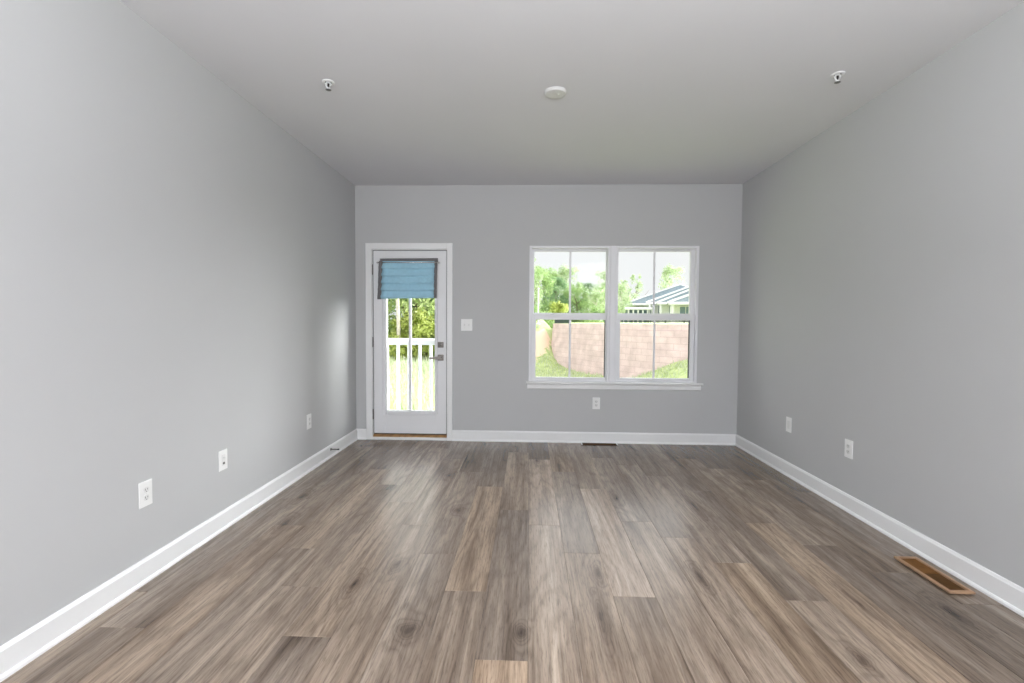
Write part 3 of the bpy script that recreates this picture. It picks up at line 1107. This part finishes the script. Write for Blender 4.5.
# far: dark register slot against the far baseboard
o = tag(empty('floor_vent', (2.630, -0.075, 0.0)), 'dark brown floor vent against the far baseboard below the window', 'floor vent', 'floor vents')
hx, hy = 0.192, 0.042
bm = BM()
frame_ring(bm, hx, hy, 0.012, 0.0003, 0.005, 0.002)
obj('frame', bm, M['ventframe'], o)
bm = BM()
box(bm, -hx + 0.010, hx - 0.010, -hy + 0.010, hy - 0.010, 0.0003, 0.0015)
obj('pan', bm, M['slot'], o)
bm = BM()
for k in range(4):
    y = -0.021 + k * 0.014
    prism(bm, [(y - 0.004, 0.0015), (y - 0.002, 0.0015), (y + 0.004, 0.0045), (y + 0.002, 0.0045)], 'x', -hx + 0.016, hx - 0.016)
tag(obj('louvre', bm, M['ventdark'], o), 'dark brown louvres')
for s in (-1, 1):
    bm = BM()
    box(bm, s * (hx - 0.006) - 0.007, s * (hx - 0.006) + 0.007, -hy + 0.001, hy - 0.001, 0.005, 0.0065, 0.0005)
    tag(obj('end_strip', bm, M['device'], o), 'pale end strip')

# ------------------------------------------------------------------ ceiling fittings
o = tag(empty('smoke_detector', (2.032, -2.02, H)), 'round white smoke detector in the middle of the ceiling', 'smoke detector')
bm = BM()
lathe(bm, [(0, 0), (0.071, 0), (0.0715, -0.004), (0.069, -0.006), (0, -0.006)], 40)
obj('base', bm, M['detector'], o)
bm = BM()
lathe(bm, [(0, -0.006), (0.067, -0.006), (0.068, -0.009), (0.066, -0.013), (0.060, -0.0165), (0.054, -0.0165), (0.0, -0.0170)], 40)
obj('body', bm, M['detector'], o)
bm = BM()
lathe(bm, [(0, -0.0168), (0.008, -0.0168), (0.0075, -0.0180), (0, -0.0184)], 14, Matrix.Translation((0.02, 0, 0)))
obj('test_button', bm, M['device'], o)


def sprinkler(loc, label, rz):
    o = tag(empty('sprinkler_head', loc, rz), label, 'sprinkler', 'ceiling sprinkler heads')
    bm = BM()
    lathe(bm, [(0.021, -0.0005), (0.036, -0.0005), (0.037, -0.003), (0.034, -0.006), (0.026, -0.008), (0.021, -0.007), (0.0205, -0.0005)], 28)
    obj('escutcheon', bm, M['sprink'], o)
    bm = BM()
    lathe(bm, [(0, -0.0006), (0.0205, -0.0006), (0.0205, -0.0016), (0, -0.0016)], 24)
    tag(obj('recess', bm, M['bulb'], o), 'dark gap inside the trim ring')
    bm = BM()
    lathe(bm, [(0, -0.0016), (0.013, -0.0016), (0.013, -0.008), (0.009, -0.010), (0, -0.010)], 8, None, 0, False)
    obj('body', bm, M['sprink'], o)
    for s in (-1, 1):
        bm = BM()
        tube(bm, [(s * 0.011, 0, -0.006), (s * 0.0145, 0, -0.014), (s * 0.0135, 0, -0.024), (s * 0.007, 0, -0.036), (0, 0, -0.042)],
             [0.0042, 0.0040, 0.0042, 0.0046, 0.005], 8)
        obj('frame_arm', bm, M['sprink'], o)
    bm = BM()
    lathe(bm, [(0, -0.009), (0.005, -0.011), (0.0055, -0.020), (0.0035, -0.030), (0, -0.031)], 10)
    tag(obj('bulb', bm, M['bulb'], o), 'dark heat-sensitive bulb')
    bm = BM()
    lathe(bm, [(0, -0.042), (0.006, -0.042), (0.006, -0.047), (0, -0.047)], 12)
    for k in range(12):                       # toothed deflector plate
        a = 2 * math.pi * k / 12
        m = Matrix.Rotation(a, 4, 'Z')
        t = BM()
        prism(t, [(0.004, -0.0022), (0.016, -0.0034), (0.0165, 0), (0.016, 0.0034), (0.004, 0.0022)], 'z', -0.0490, -0.0470)
        merge(bm, t, 0, m)
    tag(obj('deflector', bm, M['deflector'], o), 'dull metal toothed deflector')
    return o


sprinkler((0.645, -2.178, H), 'small white pendent sprinkler head on the ceiling towards the left wall', R(8))
sprinkler((3.662, -2.198, H), 'small white pendent sprinkler head on the ceiling towards the right wall', R(-8))

# ------------------------------------------------------------------ outside: ground
def sm(a, b, x):
    t = max(0.0, min(1.0, (x - a) / (b - a)))
    return t * t * (3 - 2 * t)


def hill(x, y):
    z = -0.64
    z += 1.05 * sm(4.5, 7.2, x) * sm(2.5, 8.0, y) * (1 - sm(9.0, 13.5, y) * (1 - sm(6, 9, x)))
    bank = sm(-2.6, 0.8, x) * (1 - sm(3.2, 5.5, x)) * 1.40 * sm(13.8, 21.5, y)
    z += bank
    z += 0.9 * sm(13.8, 16.4, y) * (1 - sm(2.4, 3.5, x)) * sm(1.2, 2.6, x)
    z += 0.04 * math.sin(x * 1.7 + y * 0.6) + 0.03 * math.sin(y * 2.1 - x)
    return z


bm = BM()
sl = bm.verts.layers.float.new('soil')
nx, ny = 90, 100
xs = [-26 + 56 * i / nx for i in range(nx + 1)]
ys = [T + 0.0 + (46 - T) * (j / ny) ** 1.25 for j in range(ny + 1)]
G = []
for y in ys:
    row = []
    for x in xs:
        v = bm.verts.new((x, y, hill(x, y)))
        d = ((x - 2.05 - 0.10 * (y - 16.5)) / 0.85) ** 2 + ((y - 16.6) / 1.9) ** 2
        v[sl] = max(0.0, 1.0 - 0.55 * d)
        row.append(v)
    G.append(row)
for j in range(ny):
    for i in range(nx):
        bm.faces.new((G[j][i], G[j][i + 1], G[j + 1][i + 1], G[j + 1][i])).smooth = True
structure('ground', bm, M['ground'], 'grassy ground outside with a bare tan patch on the bank', 'lawn')

# retaining wall: courses of blocks stepping back, following a bend
path = [(6.2, 34.0), (4.4, 26.0), (3.25, 20.0), (2.86, 17.2), (2.84, 15.9), (3.05, 15.1), (3.55, 14.1), (4.55, 11.95), (5.15, 10.75), (5.9, 9.8),
        (6.75, 9.05), (8.6, 7.8), (11.0, 6.9), (15.0, 6.2), (22.0, 5.8)]


def smooth_path(p, n=5):
    out = []
    for i in range(len(p) - 1):
        p0, p1, p2, p3 = (Vector(p[max(i - 1, 0)]), Vector(p[i]), Vector(p[i + 1]), Vector(p[min(i + 2, len(p) - 1)]))
        for k in range(n):
            t = k / n
            out.append(0.5 * ((2 * p1) + (p2 - p0) * t + (2 * p0 - 5 * p1 + 4 * p2 - p3) * t * t + (3 * p1 - p0 - 3 * p2 + p3) * t ** 3))
    out.append(Vector(p[-1]))
    return out


sp = smooth_path(path)
nrm = []
for i, p in enumerate(sp):
    d = (sp[min(i + 1, len(sp) - 1)] - sp[max(i - 1, 0)]).normalized()
    nrm.append(Vector((-d.y, d.x)))          # towards the retained side
cum = [0.0]
for a, b in zip(sp, sp[1:]):
    cum.append(cum[-1] + (b - a).length)
bm = BM()
uvl = bm.loops.layers.uv.new('wall')
NC, CH, ZB = 11, 0.2, -0.93
TOPZ = ZB + NC * CH                            # 1.24


def quad(a, b, c, d, uvs):
    f = bm.faces.new([bm.verts.new(v) for v in (a, b, c, d)])
    for lp, u in zip(f.loops, uvs):
        lp[uvl].uv = u


rngw = random.Random(3)
jit = [rngw.uniform(-0.006, 0.006) for _ in range(NC)]
for c in range(NC):
    off = c * 0.014 + jit[c]
    noff = (c + 1) * 0.014 + (jit[c + 1] if c + 1 < NC else 0)
    z0, z1 = ZB + c * CH, ZB + (c + 1) * CH
    for i in range(len(sp) - 1):
        a = sp[i] + nrm[i] * off
        b = sp[i + 1] + nrm[i + 1] * off
        e = 0.004
        a2, b2 = a + nrm[i] * e, b + nrm[i + 1] * e
        quad((a2.x, a2.y, z0), (b2.x, b2.y, z0), (b.x, b.y, z0 + 0.02), (a.x, a.y, z0 + 0.02), [(cum[i], z0 - ZB), (cum[i + 1], z0 - ZB), (cum[i + 1], z0 + 0.02 - ZB), (cum[i], z0 + 0.02 - ZB)])
        quad((a.x, a.y, z0 + 0.02), (b.x, b.y, z0 + 0.02), (b.x, b.y, z1), (a.x, a.y, z1), [(cum[i], z0 + 0.02 - ZB), (cum[i + 1], z0 + 0.02 - ZB), (cum[i + 1], z1 - ZB), (cum[i], z1 - ZB)])
        k = 0.34 if c == NC - 1 else noff - off + e + 0.02
        a3, b3 = a + nrm[i] * k, b + nrm[i + 1] * k
        quad((a.x, a.y, z1), (b.x, b.y, z1), (b3.x, b3.y, z1), (a3.x, a3.y, z1), [(cum[i], z1 - ZB), (cum[i + 1], z1 - ZB), (cum[i + 1], z1 + k - ZB), (cum[i], z1 + k - ZB)])
tag(obj('retaining_wall', bm, M['blocks']), 'long curved retaining wall of dusty pink blocks outside the window', 'retaining wall')

# plateau behind the retaining wall
bm = BM()
top = [sp[i] + nrm[i] * 0.45 for i in range(len(sp))]
prev = None
for i, p in enumerate(top):
    far = Vector((p.x * 3.2 + 8 if i > 20 else p.x * 2.0 + 6, 100.0 - 0.0 * i))
    row = [bm.verts.new((p.x + (far.x - p.x) * t, p.y + (far.y - p.y) * t, TOPZ - 0.02 + 0.11 * min(1, t * 8))) for t in (0, 0.02, 0.1, 0.3, 1.0)]
    if prev:
        for k in range(4):
            bm.faces.new((prev[k], row[k], row[k + 1], prev[k + 1])).smooth = True
    prev = row
bmesh.ops.recalc_face_normals(bm, faces=bm.faces[:])
tag(obj('upper_lawn', bm, M['ground']), 'strip of grass along the top of the pink retaining wall', 'lawn', None, 'structure')

# tall grass and weeds
def behind_wall(x, y):
    p = Vector((x, y))
    i = min(range(len(sp)), key=lambda k: (sp[k] - p).length_squared)
    return (p - sp[i]).dot(nrm[i]) > -0.06


def blades(name, label, spots, hmin, hmax, seed, wd=0.018):
    rg = random.Random(seed)
    bm = BM()
    for (x, y) in spots:
        if behind_wall(x, y):
            continue
        z = hill(x, y)
        h = rg.uniform(hmin, hmax)
        a = rg.uniform(0, math.pi)
        dx, dy = math.cos(a) * wd, math.sin(a) * wd
        lx, ly = rg.uniform(-0.3, 0.3) * h, rg.uniform(-0.3, 0.3) * h
        v = [bm.verts.new(q) for q in ((x - dx, y - dy, z - 0.02), (x + dx, y + dy, z - 0.02), (x + lx * .4 + dx * .8, y + ly * .4 + dy * .8, z + h * .6), (x + lx, y + ly, z + h))]
        bm.faces.new((v[0], v[1], v[2]))
        bm.faces.new((v[0], v[2], v[3]))
    return tag(obj(name, bm, M['blade']), label, 'grass', None, 'stuff')


rg = random.Random(11)
blades('meadow_grass', 'tall pale meadow grass beyond the door railing', [(rg.uniform(-9.5, 0.2), 3 + 15 * rg.random() ** 0.6) for _ in range(7000)], 0.10, 0.42, 5, 0.022)
blades('lawn_grass', 'green grass tufts growing at the foot of the pink wall', [(rg.uniform(1.2, 7.2), rg.uniform(7.5, 15.2)) for _ in range(5200)], 0.04, 0.14, 6, 0.016)

# small balcony landing and its white railing outside the door
bm = BM()
for k in range(4):
    box(bm, -0.05, 1.22, T + 0.002 + k * 0.072, T + 0.070 + k * 0.072, -0.06, -0.035, 0.002)
box(bm, -0.05, 1.22, T + 0.002, T + 0.288, -0.20, -0.0605)
tag(obj('balcony_deck', bm, M['deck']), 'narrow grey landing outside the glazed door', 'balcony')
ry = 0.355
o = tag(empty('balcony_railing', (0.585, ry, -0.035)), 'white railing with square balusters outside the glazed door', 'railing')
bx, bz = 0.585, -0.035
bm = BM()
prism(bm, [(-0.045, 1.055 - bz), (-0.045, 1.075 - bz), (-0.03, 1.095 - bz), (0.03, 1.095 - bz), (0.045, 1.075 - bz), (0.045, 1.055 - bz)], 'x', -0.60, 0.60)
box(bm, -0.60, 0.60, -0.022, 0.022, 1.020 - bz, 1.0555 - bz)
obj('top_rail', bm, M['rail'], o)
bm = BM()
box(bm, -0.60, 0.60, -0.022, 0.022, 0.085, 0.125, 0.004)
obj('bottom_rail', bm, M['rail'], o)
for k in range(9):
    x = 0.362 - 0.127 * 2 + 0.1275 * k - bx
    bm = BM()
    box(bm, x - 0.016, x + 0.016, -0.016, 0.016, 0.120, 1.022 - bz, 0.002)
    obj('baluster', bm, M['rail'], o)
for s in (-1, 1):
    bm = BM()
    box(bm, s * 0.605 - 0.045, s * 0.605 + 0.045, -0.045, 0.045, 0, 1.13, 0.004)
    pr = s * 0.605
    prism(bm, [(pr - 0.055, 1.13), (pr + 0.055, 1.13), (pr + 0.05, 1.145), (pr, 1.17), (pr - 0.05, 1.145)], 'y', -0.055, 0.055)
    obj('post', bm, M['rail'], o)

# ------------------------------------------------------------------ outside: trees
def crown_mesh(seed, w, h, n, leaf, clumps, low=0.0):
    """leaves scattered over many overlapping clumps; w = half width, h = height of crown"""
    rg = random.Random(seed)
    cl = []
    for _ in range(clumps):
        t = rg.random()
        rr = w * (0.35 + 0.65 * math.sin(math.pi * min(1, 0.12 + 0.80 * t))) * math.sqrt(rg.random()) * 0.85
        a = rg.uniform(0, 2 * math.pi)
        cl.append((Vector((rr * math.cos(a), rr * math.sin(a), low + h * t)), rg.uniform(0.22, 0.42) * w * (1.1 - 0.5 * t)))
    bm = BM()
    for _ in range(n):
        c, r = rg.choice(cl)
        d = Vector((rg.gauss(0, 1), rg.gauss(0, 1), rg.gauss(0, 1))).normalized()
        p = c + d * r * (0.35 + 0.85 * rg.random() ** 0.7)
        nn = (d + Vector((rg.uniform(-.7, .7), rg.uniform(-.7, .7), rg.uniform(-.2, .9)))).normalized()
        u = nn.orthogonal().normalized()
        v = nn.cross(u)
        a = rg.uniform(0, math.pi)
        u, v = u * math.cos(a) + v * math.sin(a), v * math.cos(a) - u * math.sin(a)
        s = leaf * rg.uniform(0.6, 1.3)
        bm.faces.new([bm.verts.new(q) for q in (p - u * s, p - v * s * 0.45, p + u * s, p + v * s * 0.45)])
    return bm


def trunk_mesh(seed, hgt, r, branches=5):
    rg = random.Random(seed)
    bm = BM()
    pts = [(rg.uniform(-.06, .06) * k, rg.uniform(-.06, .06) * k, hgt * k / 5) for k in range(6)]
    pts[0] = (0, 0, -0.4)
    tube(bm, pts, [r * (1 - 0.15 * k) for k in range(6)], 8)
    for k in range(branches):
        z = hgt * rg.uniform(0.4, 0.9)
        a = rg.uniform(0, 6.28)
        l = hgt * rg.uniform(0.2, 0.35)
        q = Vector(pts[min(5, int(z / hgt * 5))])
        q.z = z
        tube(bm, [q, q + Vector((math.cos(a) * l * .6, math.sin(a) * l * .6, l * .4)), q + Vector((math.cos(a) * l, math.sin(a) * l, l * .9))], [r * .4, r * .28, r * .1], 6)
    return bm


PROTO = {}


def tree(name, kind, x, y, z, s, rz, label, group=None, cat='tree', sz=None):
    """kind -> prototype with crown and trunk; copies share mesh data"""
    if kind not in PROTO:
        mat, trunk, seed, w, h, n, leaf, clumps, low, th, tr = KINDS[kind]
        r0 = empty(name, (0, 0, 0))
        obj('crown', crown_mesh(seed, w, h, n, leaf, clumps, low), M[mat], r0)
        obj('trunk', trunk_mesh(seed, th, tr), M[trunk], r0)
        PROTO[kind] = r0
        o = r0
    else:
        o = copy_tree(PROTO[kind])
        o.name = name
    o.location = (x, y, z)
    o.rotation_euler = (0, 0, rz)
    o.scale = (s, s, sz or s)
    for k in ('label', 'category', 'group'):
        if k in o:
            del o[k]
    tag(o, label, cat, group)
    return o


#        material    trunk  seed  w    h    n     leaf clumps low th   tr
KINDS = {
    'broad': ('leaf_mid', 'bark', 1, 2.6, 5.4, 6500, 0.13, 60, 0.9, 4.6, 0.14),
    'light': ('leaf_light', 'bark', 8, 2.5, 5.6, 6500, 0.12, 60, 0.5, 4.8, 0.13),
    'dark': ('leaf_dark', 'bark', 2, 2.3, 6.0, 6500, 0.13, 60, 0.5, 5.2, 0.15),
    'yellow': ('leaf_yel', 'bark', 3, 1.5, 2.6, 2600, 0.12, 26, 0.2, 2.0, 0.06),
    'pale': ('leaf_pale', 'pale', 4, 2.1, 5.6, 3200, 0.13, 60, 1.6, 5.8, 0.11),
    'slim': ('leaf_pale', 'bark', 5, 1.2, 5.2, 1500, 0.12, 44, 1.4, 5.6, 0.09),
    'shrub': ('leaf_mid', 'bark', 6, 1.1, 1.3, 1500, 0.10, 18, 0.1, 0.9, 0.04),
}
# trees seen through the door glass
for i, (k, x, y, s, lab) in enumerate([
    ('light', -4.2, 20.5, 1.15, 'bushy light green tree at the left edge of the door glass'),
    ('dark', -2.9, 22.5, 1.10, 'dark green tree just left of the door grille bar, behind the yellow shrub'),
    ('light', -1.2, 21.5, 1.12, 'light green tree right of the door grille bar'),
    ('dark', -5.6, 24.0, 1.25, 'tall dark green tree behind the pale trunk seen through the door'),
    ('pale', -2.2, 26.0, 1.45, 'pale green tree standing behind the others in the door glass'),
    ('light', -8.4, 20.0, 1.2, 'light green tree beyond the left end of the railing'),
    ('dark', -10.6, 23.5, 1.3, 'dark green tree farthest left beyond the meadow')]):
    tree('leafy_tree', k, x, y, hill(x, y) - 0.1, s, i * 1.3, lab, 'trees beyond the meadow')
tree('leafy_shrub', 'yellow', -3.3, 18.6, hill(-3.3, 18.6) - 0.1, 0.95, 0.4, 'yellow-green shrub in the door glass above the railing', 'shrubs beyond the meadow', 'shrub')
tree('leafy_shrub', 'yellow', -4.5, 18.2, hill(-4.5, 18.2) - 0.1, 0.8, 2.4, 'yellow-green shrub at the foot of the pale trunk', 'shrubs beyond the meadow', 'shrub')
tree('leafy_shrub', 'shrub', -1.9, 18.9, hill(-1.9, 18.9) - 0.1, 1.3, 1.4, 'green shrub behind the railing right of the door grille bar', 'shrubs beyond the meadow', 'shrub')
bm = BM()
tube(bm, [(0, 0, -0.3), (0.04, 0, 1.6), (-0.03, 0.02, 3.4), (0.05, 0.05, 5.2), (0.1, 0.1, 7.0)], [0.10, 0.09, 0.08, 0.07, 0.05], 10)
tube(bm, [(0.0, 0, 3.2), (0.5, 0.1, 4.3), (0.8, 0.2, 5.4)], [0.045, 0.035, 0.02], 8)
tag(obj('bare_trunk', bm, M['pale'], None, (-4.45, 17.6, hill(-4.45, 17.6))), 'pale bare tree trunk at the left of the door glass', 'tree trunk')

# forest seen through the left window
PZ = TOPZ
for i, (k, x, y, z, s, lab) in enumerate([
    ('broad', 2.3, 34.0, 0.7, 0.78, 'broad green tree at the left edge of the window'),
    ('slim', 1.9, 31.0, 0.7, 0.86, 'thin wispy tree with sparse leaves at the far left of the window'),
    ('dark', 4.2, 37.0, 0.9, 0.66, 'dark green tree left of the left window grille bar'),
    ('pale', 5.6, 41.0, 1.0, 0.80, 'pale airy tree rising behind the left grille bar'),
    ('broad', 5.9, 35.5, 1.0, 0.56, 'rounded green tree just right of the left grille bar'),
    ('dark', 7.4, 41.0, 1.1, 0.60, 'low dark green tree in the middle of the right-hand left-window glass'),
    ('pale', 9.3, 42.0, 1.1, 0.74, 'tall pale tree beside the window mullion'),
    ('broad', 8.4, 37.0, 1.1, 0.58, 'green tree in front of the pale tree beside the mullion'),
    ('broad', 3.4, 42.0, 0.9, 0.92, 'green tree crown behind the dark tree in the left window')]):
    tree('leafy_tree', k, x, y, z, s, i * 0.9 + 0.5, lab, 'trees above the retaining wall')
tree('leafy_shrub', 'yellow', 3.75, 26.5, 0.9, 0.62, 0.9, 'bright yellow-green shrub above the left end of the pink wall', 'shrubs above the retaining wall', 'shrub')
tree('leafy_tree', 'pale', 7.2, 33.0, 0.4, 0.50, 2.1, 'low pale yellow-green tree close to the mullion, left window', 'trees above the retaining wall')
tree('leafy_shrub', 'shrub', 2.6, 23.5, 0.7, 0.95, 1.7, 'dark leafy shrub beside the white pole left of the pink wall', 'shrubs above the retaining wall', 'shrub')
tree('leafy_shrub', 'shrub', 1.7, 25.5, 0.7, 1.2, 0.3, 'green shrub at the left window edge behind the white pole', 'shrubs above the retaining wall', 'shrub')
tree('leafy_shrub', 'shrub', 5.9, 23.5, 1.15, 0.75, 2.9, 'green shrub on the wall top near the mullion', 'shrubs above the retaining wall', 'shrub')
# behind the houses
tree('leafy_tree', 'pale', 11.6, 46.0, 1.1, 0.62, 2.2, 'pale yellow-green tree just right of the mullion', 'trees around the houses')
tree('leafy_tree', 'pale', 13.9, 57.5, 1.1, 0.66, 1.1, 'small pale tree just behind the low white porch', 'trees around the houses')
tree('leafy_tree', 'slim', 17.6, 66.0, 1.2, 1.10, 0.4, 'wispy young tree rising over the left roof slope', 'trees around the houses')
tree('leafy_tree', 'slim', 16.2, 68.0, 1.2, 1.0, 2.4, 'small sparse tree behind the left end of the roofs', 'trees around the houses')
tree('leafy_tree', 'pale', 24.6, 71.5, 1.2, 1.28, 3.4, 'leafy green tree standing tall behind the roofs', 'trees around the houses')

# white pole left of the wall
o = tag(empty('utility_pole', (2.32, 18.9, hill(2.32, 18.9))), 'thin white pole standing left of the pink wall', 'pole')
bm = BM()
lathe(bm, [(0, -0.3), (0.040, -0.3), (0.038, 1.0), (0.034, 1.8), (0.034, 1.85), (0, 1.87)], 12)
obj('shaft', bm, M['pole'], o)
bm = BM()
lathe(bm, [(0, 0), (0.11, 0), (0.11, 0.05), (0.06, 0.07), (0, 0.07)], 14)
obj('base', bm, M['pole'], o)

# dark utility box on the plateau
o = tag(empty('utility_box', (3.42, 17.1, TOPZ + 0.01)), 'dark low metal box on top of the pink wall, left end', 'utility box')
bm = BM()
box(bm, -0.36, 0.36, -0.25, 0.25, 0, 0.30, 0.01)
obj('cabinet', bm, M['box'], o)
bm = BM()
prism(bm, [(-0.28, 0.30), (-0.28, 0.33), (0.28, 0.40), (0.28, 0.30)], 'x', -0.39, 0.39)
obj('lid', bm, M['box'], o)

# ------------------------------------------------------------------ black fence along the far lawn
o = tag(empty('metal_fence', (12.3, 36.0, TOPZ + 0.03)), 'low black metal fence across the grass above the pink wall', 'fence')
d = Vector((4.1, -6.9)).normalized()
nseg, span = 5, 1.95
p0 = Vector((10.1, 39.6))
bmR = BM()
for k in range(nseg + 1):
    q = p0 + d * span * k - Vector((12.3, 36.0))
    bm = BM()
    box(bm, q.x - 0.045, q.x + 0.045, q.y - 0.045, q.y + 0.045, 0, 0.84)
    obj('post', bm, M['fence'], o)
for k in range(nseg):
    bm = BM()
    a = p0 + d * span * k - Vector((12.3, 36.0))
    b = a + d * span
    for z in (0.17, 0.74):
        tube(bm, [(a.x, a.y, z), (b.x, b.y, z)], 0.028, 6)
    for j in range(1, 13):
        q = a + (b - a) * j / 13
        tube(bm, [(q.x, q.y, 0.17), (q.x, q.y, 0.80)], 0.020, 4)
    obj('fence_panel', bm, M['fence'], o)

# ------------------------------------------------------------------ row of villas
def villa(loc, rz, label, w, depth, eave, rise, porch=True, bays=4):
    """single-storey villa: gable end with blue-grey shingles and white rakes towards us, white walls and windows below"""
    o = tag(empty('villa', loc, rz), label, 'house', 'villas beyond the wall')
    bm = BM()
    box(bm, 0, w, 0, depth, -0.4, eave)
    obj('wall', bm, M['siding'], o)
    bm = BM()
    ov = 0.35
    prism(bm, [(-ov, eave - 0.02), (w / 2, eave + rise), (w + ov, eave - 0.02)], 'y', -0.30, depth + 0.3)
    obj('roof', bm, M['roof'], o)
    for s in (0, 1):
        bm = BM()
        a = (-ov - 0.10, eave - 0.10) if s == 0 else (w + ov + 0.10, eave - 0.10)
        c = (w / 2, eave + rise + 0.02)
        prism(bm, [a, c, (c[0], c[1] + 0.22), (a[0], a[1] + 0.22)], 'y', -0.42, -0.28)
        tag(obj('rake_board', bm, M['siding'], o), 'white rake board')
    bm = BM()
    box(bm, -ov, w + ov, -0.50, -0.05, eave - 0.22, eave + 0.06)
    tag(obj('fascia', bm, M['siding'], o), 'white fascia board')
    for k in range(bays):
        x = w * (k + 0.5) / bays
        bm = BM()
        for (a0, a1, z0, z1) in ((x - 0.62, x - 0.52, 0.75, 2.15), (x + 0.52, x + 0.62, 0.75, 2.15), (x - 0.52, x + 0.52, 2.05, 2.15), (x - 0.52, x + 0.52, 0.75, 0.85), (x - 0.03, x + 0.03, 0.85, 2.05)):
            box(bm, a0, a1, -0.08, 0.02, z0, z1)
        f = obj('window', bm, M['siding'], o)
        bm = BM()
        box(bm, x - 0.52, x + 0.52, -0.03, 0.01, 0.85, 2.05)
        obj('pane', bm, M['pane'], f)
    if porch:
        for k in range(bays + 1):
            x = w * k / bays
            bm = BM()
            box(bm, x - 0.09, x + 0.09, -1.25, -1.07, 0, eave - 0.22)
            obj('porch_column', bm, M['siding'], o)
        bm = BM()
        prism(bm, [(-1.45, eave - 0.24), (-1.45, eave - 0.12), (-0.05, eave + 0.06), (-0.05, eave - 0.24)], 'x', -0.2, w + 0.2)
        obj('porch_roof', bm, M['siding'], o)
    return o


villa((15.3, 60.8, 1.55), R(-13), 'farthest villa, its slate-blue roof making the long left slope of the row', 13.6, 3.2, 2.45, 2.45)
villa((16.65, 54.1, 1.45), R(-13), 'second villa from the back, a blue-grey gable above the white porch', 12.6, 3.2, 2.45, 2.4)
villa((16.25, 47.7, 1.15), R(-13), 'white villa with the second nearest blue-grey gable', 11.6, 3.2, 2.45, 2.4)
villa((15.6, 41.3, 0.88), R(-13), 'nearest villa, cut by the right window edge', 10.0, 3.2, 2.45, 1.9)
# low white porch with railing at the left end of the row
o = tag(empty('porch', (12.1, 52.5, 1.25), R(-8)), 'low white porch with closely spaced posts left of the villas', 'porch')
bm = BM()
prism(bm, [(-0.6, 1.70), (-0.6, 1.86), (1.5, 2.02), (1.5, 1.70)], 'x', -0.4, 4.6)
obj('roof', bm, M['siding'], o)
bm = BM()
box(bm, -0.2, 4.4, 1.3, 1.5, -0.3, 1.72)
obj('wall', bm, M['pane'], o)
for k in range(9):
    bm = BM()
    box(bm, 0.55 * k - 0.12, 0.55 * k + 0.05, -0.5, -0.35, 0, 1.72)
    obj('post', bm, M['siding'], o)
